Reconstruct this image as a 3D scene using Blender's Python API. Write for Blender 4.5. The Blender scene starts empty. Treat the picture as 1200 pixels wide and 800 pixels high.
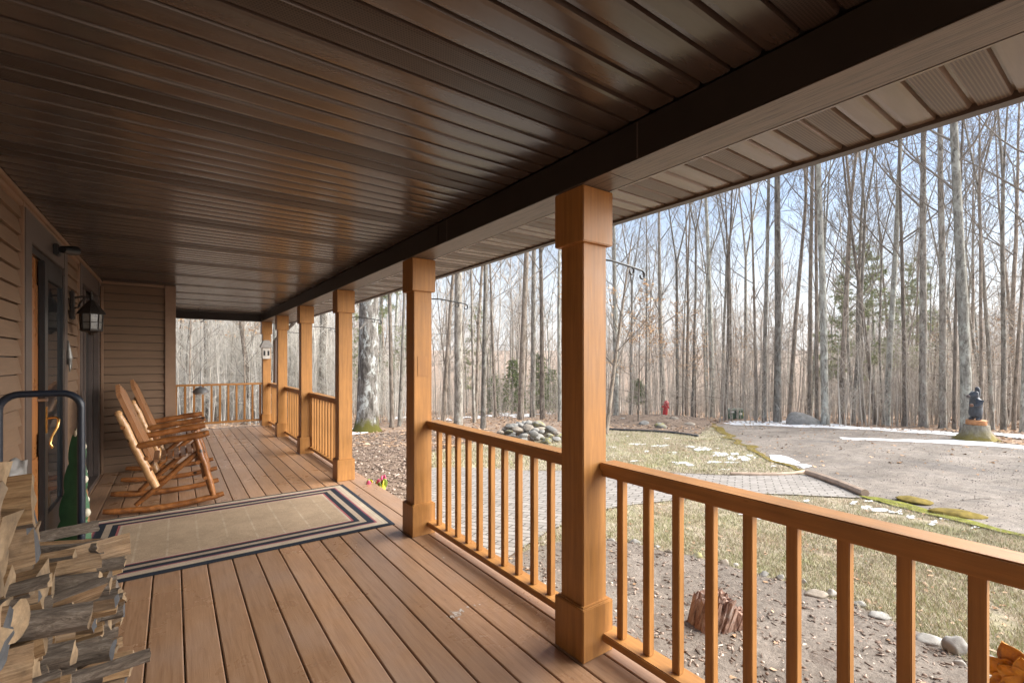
import bpy, bmesh, math, random
import numpy as np
from mathutils import Vector, Matrix, noise

random.seed(7)
RNG = np.random.default_rng(11)
S = bpy.context.scene
COL = S.collection
PI = math.pi
R = math.radians

# ------------------------------------------------------------------ camera geometry
FPX, HY, CH = 550.0, 421.5, 1.4
YAW = math.atan(397.5 / 550.0)
CS, SN = math.cos(YAW), math.sin(YAW)


def depth(x, y):
    return x * SN + y * CS


def sstep(a, b, v):
    t = min(1.0, max(0.0, (v - a) / (b - a)))
    return t * t * (3 - 2 * t)


def gz0(x, y):
    """large scale height of the land"""
    f = depth(x, y)
    z = -0.27
    if f > 2:
        z -= 0.056 * (f - 2)
    if f > 21:
        z -= 0.037 * (f - 21)
    if f > 70:
        z += 0.20 * (f - 70)
    if f > 170:
        z -= 0.09 * (f - 170)
    return z


def gz(x, y):
    f = depth(x, y)
    a = 0.03 * sstep(2.5, 8, f) + 0.12 * sstep(18, 30, f)
    z = gz0(x, y)
    z += a * noise.noise(Vector((x * 0.35, y * 0.35, 3.1))) + 0.5 * a * noise.noise(Vector((x * 1.1, y * 1.1, 9.0)))
    return z


def ray(px, py):
    t = (px - 600.0) / FPX
    return Vector((t * CS + SN, CS - t * SN, -(py - HY) / FPX))


def G(px, py, fmax=160.0):
    """point of the ground seen in that direction"""
    d = ray(px, py)
    lo, hi = 0.5, fmax
    f = lo
    step = 0.1
    while f < fmax:
        p = d * f
        if p.z + CH < gz0(p.x, p.y):
            hi = f
            lo = f - step
            break
        f += step
        step = max(0.1, f * 0.02)
    for _ in range(30):
        m = 0.5 * (lo + hi)
        p = d * m
        if p.z + CH < gz0(p.x, p.y):
            hi = m
        else:
            lo = m
    p = d * hi
    return Vector((p.x, p.y, gz(p.x, p.y)))


# ------------------------------------------------------------------ materials
def new_mat(name):
    m = bpy.data.materials.new(name)
    m.use_nodes = True
    nt = m.node_tree
    b = nt.nodes["Principled BSDF"]
    return m, nt, b


def N(nt, t, **kw):
    n = nt.nodes.new(t)
    for k, v in kw.items():
        setattr(n, k, v)
    return n


def L(nt, a, b):
    nt.links.new(a, b)


def c4(c):
    return (c[0], c[1], c[2], 1.0)


def coords(nt, scale=(1, 1, 1), rot=(0, 0, 0), src='Object', rnd=False):
    tc = N(nt, 'ShaderNodeTexCoord')
    mp = N(nt, 'ShaderNodeMapping')
    mp.inputs['Scale'].default_value = scale
    mp.inputs['Rotation'].default_value = rot
    L(nt, tc.outputs[src], mp.inputs['Vector'])
    if rnd:
        oi = N(nt, 'ShaderNodeObjectInfo')
        mu = N(nt, 'ShaderNodeMath', operation='MULTIPLY')
        mu.inputs[1].default_value = 37.0
        L(nt, oi.outputs['Random'], mu.inputs[0])
        cb = N(nt, 'ShaderNodeCombineXYZ')
        for i in range(3):
            L(nt, mu.outputs[0], cb.inputs[i])
        L(nt, cb.outputs[0], mp.inputs['Location'])
    return mp.outputs[0]


def tex_noise(nt, vec, scale, detail=5, rough=0.6, dist=0.0):
    n = N(nt, 'ShaderNodeTexNoise')
    n.inputs['Scale'].default_value = scale
    n.inputs['Detail'].default_value = detail
    n.inputs['Roughness'].default_value = rough
    n.inputs['Distortion'].default_value = dist
    if vec is not None:
        L(nt, vec, n.inputs['Vector'])
    return n.outputs['Fac']


def ramp(nt, fac, stops, interp='LINEAR'):
    r = N(nt, 'ShaderNodeValToRGB')
    r.color_ramp.interpolation = interp
    el = r.color_ramp.elements
    while len(el) < len(stops):
        el.new(0.5)
    for e, (p, c) in zip(el, stops):
        e.position = p
        e.color = c4(c) if not isinstance(c, (int, float)) else (c, c, c, 1)
    L(nt, fac, r.inputs[0])
    return r.outputs[0]


def mixc(nt, fac, a, b, mode='MIX'):
    m = N(nt, 'ShaderNodeMix', data_type='RGBA', blend_type=mode)
    for sock, v in ((m.inputs[0], fac), (m.inputs[6], a), (m.inputs[7], b)):
        if isinstance(v, (int, float)):
            sock.default_value = v
        elif isinstance(v, tuple):
            sock.default_value = c4(v)
        else:
            L(nt, v, sock)
    return m.outputs[2]


def math_n(nt, op, a, b=None):
    m = N(nt, 'ShaderNodeMath', operation=op)
    for i, v in enumerate((a, b)):
        if v is None:
            continue
        if isinstance(v, (int, float)):
            m.inputs[i].default_value = v
        else:
            L(nt, v, m.inputs[i])
    return m.outputs[0]


def bump(nt, b, h, strength=0.3, dist=0.01):
    bp = N(nt, 'ShaderNodeBump')
    bp.inputs['Strength'].default_value = strength
    bp.inputs['Distance'].default_value = dist
    L(nt, h, bp.inputs['Height'])
    L(nt, bp.outputs[0], b.inputs['Normal'])


def island(nt):
    return N(nt, 'ShaderNodeNewGeometry').outputs['Random Per Island']


def objrand(nt):
    return N(nt, 'ShaderNodeObjectInfo').outputs['Random']


def simple(name, col, rough=0.5, metal=0.0, var=0.12, scale=20.0, bmp=0.0, spec=0.5, stretch=(1, 1, 1), isl=0.0):
    m, nt, b = new_mat(name)
    v = coords(nt, stretch)
    f = tex_noise(nt, v, scale)
    lo = tuple(c * (1 - var) for c in col)
    hi = tuple(min(1, c * (1 + var)) for c in col)
    c = ramp(nt, f, [(0.3, lo), (0.7, hi)])
    if isl:
        iv = ramp(nt, island(nt), [(0, 1 - isl), (1, 1 + isl * 0.6)])
        c = mixc(nt, 1.0, c, iv, 'MULTIPLY')
    L(nt, c, b.inputs['Base Color'])
    b.inputs['Roughness'].default_value = rough
    b.inputs['Metallic'].default_value = metal
    b.inputs['Specular IOR Level'].default_value = spec
    if bmp:
        bump(nt, b, f, bmp, 0.004)
    return m


def wood_paint(name, col, axis, rough=0.5, grain=0.22, isl=0.1, spec=0.4):
    """stained timber: long grain along one axis"""
    m, nt, b = new_mat(name)
    st = [22, 22, 22]
    st[axis] = 1.2
    f = tex_noise(nt, coords(nt, tuple(st), rnd=True), 2.2, 6, 0.65, 0.4)
    f2 = tex_noise(nt, coords(nt), 3.1, 4)
    lo = tuple(c * (1 - grain) for c in col)
    hi = tuple(min(1, c * (1 + grain * 0.7)) for c in col)
    c = ramp(nt, f, [(0.3, lo), (0.68, hi)])
    c = mixc(nt, 1.0, c, ramp(nt, f2, [(0.3, 0.82), (0.7, 1.08)]), 'MULTIPLY')
    iv = ramp(nt, island(nt), [(0, 1 - isl), (1, 1 + isl * 0.6)])
    c = mixc(nt, 1.0, c, iv, 'MULTIPLY')
    # small scuffs and pin knots
    vo = N(nt, 'ShaderNodeTexVoronoi')
    vo.inputs['Scale'].default_value = 9.0
    kst = [2.0, 2.0, 2.0]
    kst[axis] = 0.7
    L(nt, coords(nt, tuple(kst)), vo.inputs['Vector'])
    k = ramp(nt, vo.outputs['Distance'], [(0.0, 1.0), (0.075, 0.0)])
    c = mixc(nt, math_n(nt, 'MULTIPLY', k, 0.55), c, tuple(x * 0.35 for x in col))
    L(nt, c, b.inputs['Base Color'])
    rr = ramp(nt, f2, [(0.3, rough - 0.1), (0.7, rough + 0.12)])
    L(nt, rr, b.inputs['Roughness'])
    b.inputs['Specular IOR Level'].default_value = spec
    bump(nt, b, f, 0.18, 0.003)
    return m


M = {}
OR = (0.385, 0.175, 0.046)
M['post_wood'] = wood_paint('stained_post_wood', OR, 2, 0.5, 0.24)
M['rail_wood'] = wood_paint('stained_rail_wood', OR, 1, 0.5, 0.24)
M['rail_wood_x'] = wood_paint('stained_rail_wood_across', OR, 0, 0.5, 0.16)


def deck_mat():
    m, nt, b = new_mat('worn_deck_stain')
    g = tex_noise(nt, coords(nt, (30, 1.6, 30)), 2.0, 7, 0.65, 0.6)
    w = tex_noise(nt, coords(nt), 1.7, 6, 0.62, 0.3)
    w2 = tex_noise(nt, coords(nt, (2, 0.7, 1)), 6.0, 6, 0.7)
    c = ramp(nt, g, [(0.25, (0.245, 0.132, 0.071)), (0.5, (0.345, 0.197, 0.110)), (0.75, (0.41, 0.25, 0.152))])
    c = mixc(nt, ramp(nt, w, [(0.45, 0.0), (0.72, 0.55)]), c, (0.34, 0.245, 0.19))
    c = mixc(nt, ramp(nt, w2, [(0.58, 0.0), (0.75, 0.5)]), c, (0.175, 0.10, 0.066))
    iv = ramp(nt, island(nt), [(0, 0.84), (1, 1.1)])
    c = mixc(nt, 1.0, c, iv, 'MULTIPLY')
    # spots of grit and a few pale droppings of paint
    vo = N(nt, 'ShaderNodeTexVoronoi')
    vo.inputs['Scale'].default_value = 7.0
    L(nt, coords(nt), vo.inputs['Vector'])
    k = ramp(nt, vo.outputs['Distance'], [(0.0, 1.0), (0.03, 1.0), (0.045, 0.0)])
    c = mixc(nt, math_n(nt, 'MULTIPLY', k, 0.5), c, (0.10, 0.06, 0.045))
    L(nt, c, b.inputs['Base Color'])
    L(nt, ramp(nt, w, [(0.35, 0.24), (0.7, 0.46)]), b.inputs['Roughness'])
    b.inputs['Specular IOR Level'].default_value = 0.45
    bump(nt, b, g, 0.25, 0.003)
    return m


M['deck'] = deck_mat()


def splat_mat():
    m, nt, b = new_mat('dried_white_splash')
    f = tex_noise(nt, coords(nt), 60, 4)
    L(nt, ramp(nt, f, [(0.4, (0.30, 0.19, 0.12)), (0.6, (0.58, 0.53, 0.48))]), b.inputs['Base Color'])
    b.inputs['Roughness'].default_value = 0.7
    return m


M['splash'] = splat_mat()

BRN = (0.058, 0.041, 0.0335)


def soffit_mat(name, perf, col):
    m, nt, b = new_mat(name)
    f = tex_noise(nt, coords(nt, (1.2, 9, 1)), 3.0, 5, 0.6)
    d = tex_noise(nt, coords(nt), 55.0, 3, 0.6)
    c = ramp(nt, f, [(0.3, tuple(x * 0.86 for x in col)), (0.7, tuple(x * 1.12 for x in col))])
    # faint smudges
    sm = tex_noise(nt, coords(nt), 14.0, 6, 0.75)
    c = mixc(nt, ramp(nt, sm, [(0.62, 0.0), (0.72, 0.35)]), c, tuple(x * 0.55 for x in col))
    if perf:
        # punched ventilation holes in staggered rows
        tc = N(nt, 'ShaderNodeTexCoord')
        sp = N(nt, 'ShaderNodeSeparateXYZ')
        L(nt, tc.outputs['Object'], sp.inputs[0])
        P = 0.0088
        row = math_n(nt, 'FLOOR', math_n(nt, 'DIVIDE', sp.outputs[1], P), None)
        off = math_n(nt, 'MULTIPLY', math_n(nt, 'MODULO', row, 2.0), 0.5)
        u = math_n(nt, 'SUBTRACT', math_n(nt, 'FRACT', math_n(nt, 'ADD', math_n(nt, 'DIVIDE', sp.outputs[0], P), off)), 0.5)
        v = math_n(nt, 'SUBTRACT', math_n(nt, 'FRACT', math_n(nt, 'DIVIDE', sp.outputs[1], P)), 0.5)
        rr = math_n(nt, 'SQRT', math_n(nt, 'ADD', math_n(nt, 'MULTIPLY', u, u), math_n(nt, 'MULTIPLY', v, v)))
        hole = math_n(nt, 'LESS_THAN', rr, 0.36)
        c = mixc(nt, hole, c, tuple(x * 0.3 for x in col))
    L(nt, c, b.inputs['Base Color'])
    b.inputs['Roughness'].default_value = 0.38 if perf else 0.235
    b.inputs['Specular IOR Level'].default_value = 0.4 if perf else 0.85
    return m


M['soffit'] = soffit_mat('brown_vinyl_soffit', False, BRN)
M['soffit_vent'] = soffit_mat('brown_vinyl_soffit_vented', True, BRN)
EV = (0.172, 0.127, 0.097)  # the ceiling's brown made lighter, stronger daylight on the eave put into the colour
M['eave'] = soffit_mat('daylit_vinyl_eave', False, EV)
M['eave_vent'] = soffit_mat('daylit_vinyl_eave_vented', True, EV)


def beam_mat():
    m, nt, b = new_mat('backlit_wrapped_beam')
    f = tex_noise(nt, coords(nt, (1, 1, 1)), 6, 5)
    L(nt, ramp(nt, f, [(0.3, (0.020, 0.015, 0.012)), (0.7, (0.028, 0.021, 0.017))]), b.inputs['Base Color'])  # near black: the shade of the backlit beam sides is in the colour
    b.inputs['Roughness'].default_value = 0.5
    return m


M['beam'] = beam_mat()


def woodgrain_alu():
    m, nt, b = new_mat('embossed_brown_aluminium')
    g = tex_noise(nt, coords(nt, (60, 1.5, 60)), 2.5, 6, 0.7, 0.8)
    col = (0.17, 0.13, 0.102)  # lighter than the beam sides, light from the ground put into the colour
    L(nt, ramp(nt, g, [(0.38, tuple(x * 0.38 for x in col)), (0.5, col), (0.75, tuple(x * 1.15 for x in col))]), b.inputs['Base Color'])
    b.inputs['Roughness'].default_value = 0.38
    bump(nt, b, g, 0.4, 0.003)
    return m


M['beam_soffit'] = woodgrain_alu()


def siding_mat():
    m, nt, b = new_mat('tan_clapboard_siding')
    g = tex_noise(nt, coords(nt, (2, 2, 40)), 2.5, 5, 0.6, 0.3)
    col = (0.20, 0.124, 0.075)
    c = ramp(nt, g, [(0.3, tuple(x * 0.88 for x in col)), (0.7, tuple(x * 1.1 for x in col))])
    d = tex_noise(nt, coords(nt), 1.5, 5)
    c = mixc(nt, 1.0, c, ramp(nt, d, [(0.3, 0.88), (0.7, 1.06)]), 'MULTIPLY')
    L(nt, c, b.inputs['Base Color'])
    b.inputs['Roughness'].default_value = 0.5
    bump(nt, b, g, 0.12, 0.003)
    return m


M['siding'] = siding_mat()
M['trim'] = simple('tan_trim', (0.26, 0.16, 0.10), 0.45, var=0.08, scale=8)
M['casing'] = simple('brown_casing', (0.095, 0.072, 0.062), 0.42, var=0.1, scale=10)
M['black_frame'] = simple('black_frame', (0.014, 0.015, 0.017), 0.3, var=0.2, scale=15)
M['door_wood'] = wood_paint('varnished_door_wood', (0.40, 0.16, 0.05), 2, 0.3, 0.3)
M['brass'] = simple('brass', (0.72, 0.46, 0.16), 0.25, 1.0, 0.1, 30)
M['iron'] = simple('black_iron', (0.016, 0.016, 0.017), 0.42, 0.0, 0.3, 60, 0.1)
M['rack_tube'] = simple('black_powder_coat', (0.012, 0.016, 0.026), 0.35, 0.0, 0.2, 60)
M['bronze'] = simple('dark_bronze', (0.03, 0.024, 0.02), 0.45, 0.4, 0.3, 40, 0.1)
M['roof'] = simple('roof_shingle', (0.07, 0.065, 0.06), 0.9, 0, 0.3, 30)
M['fascia'] = simple('brown_fascia', (0.08, 0.06, 0.05), 0.4, 0, 0.1, 10)


def glass_mat(name, tint=(0.02, 0.022, 0.024), rough=0.04):
    m, nt, b = new_mat(name)
    f = tex_noise(nt, coords(nt), 2.0, 3)
    L(nt, ramp(nt, f, [(0.3, tint), (0.7, tuple(t * 1.4 for t in tint))]), b.inputs['Base Color'])
    b.inputs['Roughness'].default_value = rough
    b.inputs['Specular IOR Level'].default_value = 0.7
    return m


M['dark_glass'] = glass_mat('dark_window_glass')
M['lamp_glass'] = simple('seeded_lamp_glass', (0.20, 0.19, 0.17), 0.15, 0, 0.25, 30)


def log_mat(name, base, light, dark, rough=0.32):
    m, nt, b = new_mat(name)
    v = coords(nt, (1, 1, 1), rnd=True)
    g = tex_noise(nt, v, 9.0, 6, 0.65, 1.2)
    c = ramp(nt, g, [(0.28, dark), (0.5, base), (0.74, light)])
    vo = N(nt, 'ShaderNodeTexVoronoi')
    vo.inputs['Scale'].default_value = 9.0
    L(nt, v, vo.inputs['Vector'])
    k = ramp(nt, vo.outputs['Distance'], [(0.0, 1.0), (0.13, 0.9), (0.2, 0.0)])
    sc = N(nt, 'ShaderNodeSeparateColor')
    L(nt, vo.outputs['Color'], sc.inputs[0])
    k = math_n(nt, 'MULTIPLY', k, math_n(nt, 'GREATER_THAN', sc.outputs[0], 0.5))
    c = mixc(nt, k, c, tuple(x * 0.12 for x in dark))
    L(nt, c, b.inputs['Base Color'])
    b.inputs['Roughness'].default_value = rough
    bump(nt, b, g, 0.25, 0.004)
    return m


M['log'] = log_mat('varnished_cedar_log', (0.20, 0.07, 0.018), (0.36, 0.15, 0.045), (0.06, 0.02, 0.006))
M['pale_log'] = log_mat('pale_peeled_log', (0.55, 0.30, 0.13), (0.68, 0.44, 0.23), (0.33, 0.15, 0.055))
M['slat'] = wood_paint('varnished_slat', (0.22, 0.105, 0.05), 0, 0.35, 0.3)
M['back_slat'] = wood_paint('varnished_back_slat', (0.36, 0.165, 0.07), 2, 0.35, 0.3)


def bark_mat(name, c_lo, c_mid, c_hi, lichen, lich_amt, sc=1.0, moss=False):
    m, nt, b = new_mat(name)
    v = coords(nt, (1, 1, 0.25), rnd=True)
    g = tex_noise(nt, v, 11.0 * sc, 8, 0.75, 0.6)
    c = ramp(nt, g, [(0.32, tuple(x * 0.45 for x in c_lo)), (0.42, c_lo), (0.52, c_mid), (0.68, c_hi)])
    v2 = coords(nt, (1, 1, 0.55), rnd=True)
    l = tex_noise(nt, v2, 5.0 * sc, 8, 0.75, 0.4)
    c = mixc(nt, ramp(nt, l, [(0.52, 0.0), (0.585, lich_amt)]), c, lichen)
    l2 = tex_noise(nt, v2, 3.2 * sc, 7, 0.75, 0.4)
    c = mixc(nt, ramp(nt, l2, [(0.34, 0.75), (0.43, 0.0)]), c, tuple(x * 0.5 for x in c_lo))
    tone = ramp(nt, objrand(nt), [(0, 0.62), (0.5, 1.0), (1, 1.2)])
    c = mixc(nt, 1.0, c, tone, 'MULTIPLY')
    if moss:
        tc = N(nt, 'ShaderNodeTexCoord')
        sp = N(nt, 'ShaderNodeSeparateXYZ')
        L(nt, tc.outputs['Object'], sp.inputs[0])
        n2 = tex_noise(nt, coords(nt), 3.0, 5)
        h = math_n(nt, 'ADD', sp.outputs[2], math_n(nt, 'MULTIPLY', math_n(nt, 'SUBTRACT', n2, 0.5), 0.9))
        c = mixc(nt, ramp(nt, h, [(0.25, 1.0), (0.5, 0.0)]), c, (0.105, 0.095, 0.02))
    L(nt, c, b.inputs['Base Color'])
    b.inputs['Roughness'].default_value = 0.92
    b.inputs['Specular IOR Level'].default_value = 0.15
    bump(nt, b, g, 0.7, 0.02)
    return m


M['bark'] = bark_mat('grey_bark', (0.15, 0.13, 0.105), (0.31, 0.275, 0.23), (0.43, 0.395, 0.345), (0.50, 0.50, 0.44), 0.6)
M['bark_warm'] = bark_mat('brown_bark', (0.14, 0.11, 0.083), (0.29, 0.235, 0.185), (0.40, 0.345, 0.285), (0.44, 0.41, 0.35), 0.4)
M['bark_pale'] = bark_mat('pale_lichen_bark', (0.2, 0.185, 0.155), (0.37, 0.36, 0.31), (0.5, 0.49, 0.44), (0.58, 0.60, 0.53), 0.8)
M['bark_big'] = bark_mat('furrowed_maple_bark', (0.09, 0.078, 0.066), (0.22, 0.2, 0.175), (0.36, 0.34, 0.31), (0.55, 0.58, 0.55), 0.85, 0.8, moss=True)
M['twig'] = simple('bare_twig', (0.23, 0.20, 0.168), 0.9, 0, 0.25, 2.0, spec=0.15)


def stuff_mat(name, stops, rough=0.9, spec=0.15):
    m, nt, b = new_mat(name)
    c = ramp(nt, island(nt), stops)
    f = tex_noise(nt, coords(nt), 0.35, 4)
    c = mixc(nt, 1.0, c, ramp(nt, f, [(0.3, 0.8), (0.7, 1.15)]), 'MULTIPLY')
    L(nt, c, b.inputs['Base Color'])
    b.inputs['Roughness'].default_value = rough
    b.inputs['Specular IOR Level'].default_value = spec
    return m


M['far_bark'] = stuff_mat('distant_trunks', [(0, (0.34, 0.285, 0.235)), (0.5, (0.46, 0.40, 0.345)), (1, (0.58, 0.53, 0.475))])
M['brush'] = stuff_mat('bare_saplings', [(0, (0.32, 0.27, 0.22)), (0.5, (0.48, 0.42, 0.36)), (1, (0.62, 0.57, 0.50))])
M['glare_brush'] = stuff_mat('glare_lightened_saplings', [(0, (0.45, 0.41, 0.35)), (0.5, (0.62, 0.58, 0.51)), (1, (0.74, 0.70, 0.63))])  # brush colours lightened: glare of the porch's end opening put into the colour
M['beech_leaf'] = stuff_mat('dry_beech_leaves', [(0, (0.45, 0.24, 0.10)), (0.5, (0.62, 0.38, 0.2)), (1, (0.72, 0.52, 0.33))])
M['needle'] = stuff_mat('evergreen_needles', [(0, (0.09, 0.13, 0.04)), (0.5, (0.18, 0.23, 0.08)), (1, (0.30, 0.34, 0.14))])
M['pine_needle'] = stuff_mat('pine_needles', [(0, (0.20, 0.23, 0.09)), (0.5, (0.34, 0.37, 0.18)), (1, (0.46, 0.47, 0.27))])
M['grass'] = stuff_mat('winter_grass', [(0, (0.40, 0.325, 0.225)), (0.45, (0.52, 0.45, 0.33)), (0.68, (0.60, 0.54, 0.42)), (0.76, (0.33, 0.34, 0.16)), (1, (0.22, 0.26, 0.09))])
M['leaf_litter'] = stuff_mat('fallen_leaves', [(0, (0.26, 0.15, 0.08)), (0.5, (0.44, 0.28, 0.17)), (1, (0.58, 0.42, 0.29))])
M['chips'] = stuff_mat('mulch_chips', [(0, (0.10, 0.075, 0.06)), (0.55, (0.25, 0.18, 0.14)), (0.9, (0.40, 0.31, 0.25)), (1, (0.62, 0.55, 0.46))])
M['grit'] = stuff_mat('driveway_grit', [(0, (0.16, 0.13, 0.12)), (0.6, (0.32, 0.27, 0.25)), (1, (0.5, 0.45, 0.42))])


def ground_mat(name, stops, scale, detail2, bstr=0.5, patch=None, bscale=18.0, tracks=False, brown=None):
    m, nt, b = new_mat(name)
    f = tex_noise(nt, coords(nt), scale, 8, 0.7, 0.4)
    c = ramp(nt, f, stops)
    f2 = tex_noise(nt, coords(nt), detail2, 6, 0.75)
    c = mixc(nt, 1.0, c, ramp(nt, f2, [(0.25, 0.62), (0.75, 1.28)]), 'MULTIPLY')
    if patch:
        pc, sc, lo, hi = patch
        f3 = tex_noise(nt, coords(nt), sc, 6, 0.65, 0.5)
        c = mixc(nt, ramp(nt, f3, [(lo, 0.0), (hi, 0.8)]), c, pc)
    if brown:
        f7 = tex_noise(nt, coords(nt), 0.75, 6, 0.65, 0.6)
        c = mixc(nt, ramp(nt, f7, [(0.53, 0.0), (0.66, 0.75)]), c, brown)
        f8 = tex_noise(nt, coords(nt), 7.0, 6, 0.7, 0.3)
        c = mixc(nt, 1.0, c, ramp(nt, f8, [(0.3, 0.72), (0.7, 1.12)]), 'MULTIPLY')
    if tracks:
        f9 = tex_noise(nt, coords(nt), 5.0, 7, 0.75, 0.4)
        c = mixc(nt, 1.0, c, ramp(nt, f9, [(0.3, 0.66), (0.7, 1.12)]), 'MULTIPLY')
        tv_ = coords(nt, (0.16, 1.0, 1.0), (0, 0, YAW + 0.12))
        f5 = tex_noise(nt, tv_, 1.3, 6, 0.65, 0.6)
        c = mixc(nt, 1.0, c, ramp(nt, f5, [(0.32, 0.68), (0.5, 0.92), (0.68, 1.08)]), 'MULTIPLY')
        f6 = tex_noise(nt, tv_, 4.2, 6, 0.7, 0.8)
        c = mixc(nt, ramp(nt, f6, [(0.58, 0.0), (0.72, 0.35)]), c, (0.16, 0.125, 0.105))
    L(nt, c, b.inputs['Base Color'])
    b.inputs['Roughness'].default_value = 0.95
    b.inputs['Specular IOR Level'].default_value = 0.15
    f4 = tex_noise(nt, coords(nt), bscale, 8, 0.75)
    bump(nt, b, f4, bstr, 0.05)
    return m


M['forest_floor'] = ground_mat('leafy_forest_floor', [(0.25, (0.22, 0.145, 0.10)), (0.5, (0.34, 0.245, 0.18)), (0.75, (0.45, 0.35, 0.27))], 1.3, 26.0, 0.6)
M['soil'] = ground_mat('raked_soil', [(0.25, (0.135, 0.112, 0.092)), (0.5, (0.235, 0.197, 0.163)), (0.8, (0.34, 0.29, 0.245))], 1.6, 30.0, 0.8, ((0.12, 0.088, 0.072), 3.0, 0.58, 0.68), 9.0)
M['mulch'] = ground_mat('red_brown_mulch', [(0.25, (0.135, 0.096, 0.07)), (0.5, (0.245, 0.178, 0.13)), (0.8, (0.345, 0.26, 0.195))], 2.0, 34.0, 0.8, None, 14.0)
M['lawn'] = ground_mat('dormant_lawn', [(0.25, (0.31, 0.24, 0.165)), (0.5, (0.46, 0.385, 0.28)), (0.75, (0.56, 0.50, 0.38))], 2.2, 40.0, 0.6, ((0.27, 0.27, 0.11), 0.9, 0.50, 0.68), 30.0, False, (0.30, 0.20, 0.125))
M['gravel'] = ground_mat('packed_gravel_drive', [(0.25, (0.21, 0.175, 0.146)), (0.5, (0.312, 0.267, 0.225)), (0.75, (0.41, 0.36, 0.312))], 0.9, 48.0, 0.5, ((0.185, 0.165, 0.15), 0.5, 0.55, 0.7), 40.0, True)


def paver_mat():
    m, nt, b = new_mat('grey_pavers')
    br = N(nt, 'ShaderNodeTexBrick')
    br.inputs['Scale'].default_value = 1.0
    br.inputs['Brick Width'].default_value = 0.22
    br.inputs['Row Height'].default_value = 0.11
    br.inputs['Mortar Size'].default_value = 0.009
    br.inputs['Color1'].default_value = (0.275, 0.245, 0.215, 1)
    br.inputs['Color2'].default_value = (0.355, 0.32, 0.285, 1)
    br.inputs['Mortar'].default_value = (0.12, 0.10, 0.082, 1)
    L(nt, coords(nt, (1, 1, 1), (0, 0, R(62))), br.inputs['Vector'])
    f = tex_noise(nt, coords(nt), 9.0, 7, 0.7)
    c = mixc(nt, 1.0, br.outputs['Color'], ramp(nt, f, [(0.25, 0.7), (0.75, 1.15)]), 'MULTIPLY')
    L(nt, c, b.inputs['Base Color'])
    b.inputs['Roughness'].default_value = 0.85
    bump(nt, b, math_n(nt, 'SUBTRACT', 1.0, br.outputs['Fac']), 0.6, 0.006)
    return m


M['paver'] = paver_mat()


def snow_mat():
    m, nt, b = new_mat('old_snow')
    f = tex_noise(nt, coords(nt), 7.0, 7, 0.7)
    L(nt, ramp(nt, f, [(0.25, (0.50, 0.48, 0.45)), (0.5, (0.80, 0.80, 0.81))]), b.inputs['Base Color'])
    b.inputs['Roughness'].default_value = 0.7
    bump(nt, b, f, 0.5, 0.03)
    return m


M['snow'] = snow_mat()


def rock_mat(name, a, b_, c_, moss=0.0, mosscol=(0.28, 0.25, 0.05)):
    m, nt, b = new_mat(name)
    v = coords(nt, rnd=True)
    f = tex_noise(nt, v, 7.0, 8, 0.7, 0.5)
    c = ramp(nt, f, [(0.28, a), (0.5, b_), (0.74, c_)])
    c = mixc(nt, 1.0, c, ramp(nt, objrand(nt), [(0, 0.72), (1, 1.2)]), 'MULTIPLY')
    if moss:
        f2 = tex_noise(nt, v, 2.6, 5, 0.6)
        c = mixc(nt, ramp(nt, f2, [(0.5, 0.0), (0.6, moss)]), c, mosscol)
    L(nt, c, b.inputs['Base Color'])
    b.inputs['Roughness'].default_value = 0.85
    bump(nt, b, f, 0.5, 0.02)
    return m


M['rock'] = rock_mat('grey_fieldstone', (0.15, 0.142, 0.125), (0.28, 0.266, 0.24), (0.4, 0.384, 0.35))
M['rock_tan'] = rock_mat('tan_fieldstone', (0.19, 0.152, 0.115), (0.33, 0.277, 0.217), (0.45, 0.396, 0.326))
M['rock_moss'] = rock_mat('mossy_fieldstone', (0.15, 0.142, 0.12), (0.27, 0.255, 0.217), (0.37, 0.354, 0.31), 0.85)
M['rock_white'] = rock_mat('white_cobble', (0.27, 0.25, 0.22), (0.40, 0.375, 0.34), (0.50, 0.475, 0.44))
M['edge_grey'] = rock_mat('grey_border_stone', (0.13, 0.12, 0.105), (0.24, 0.225, 0.2), (0.36, 0.34, 0.31))
M['edge_tan'] = rock_mat('tan_border_stone', (0.15, 0.122, 0.092), (0.27, 0.225, 0.175), (0.38, 0.33, 0.27))
M['edge_white'] = rock_mat('pale_border_stone', (0.22, 0.2, 0.175), (0.35, 0.325, 0.29), (0.46, 0.435, 0.4))
M['moss'] = simple('yellow_moss', (0.17, 0.125, 0.028), 0.95, 0, 0.45, 14.0, 0.5, 0.1)
M['moss_green'] = simple('green_moss', (0.17, 0.17, 0.03), 0.95, 0, 0.5, 12.0, 0.5, 0.1)
M['red_stone_wood'] = bark_mat('red_split_wood', (0.19, 0.10, 0.073), (0.48, 0.30, 0.225), (0.64, 0.48, 0.39), (0.66, 0.6, 0.54), 0.4, 1.7)


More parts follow.
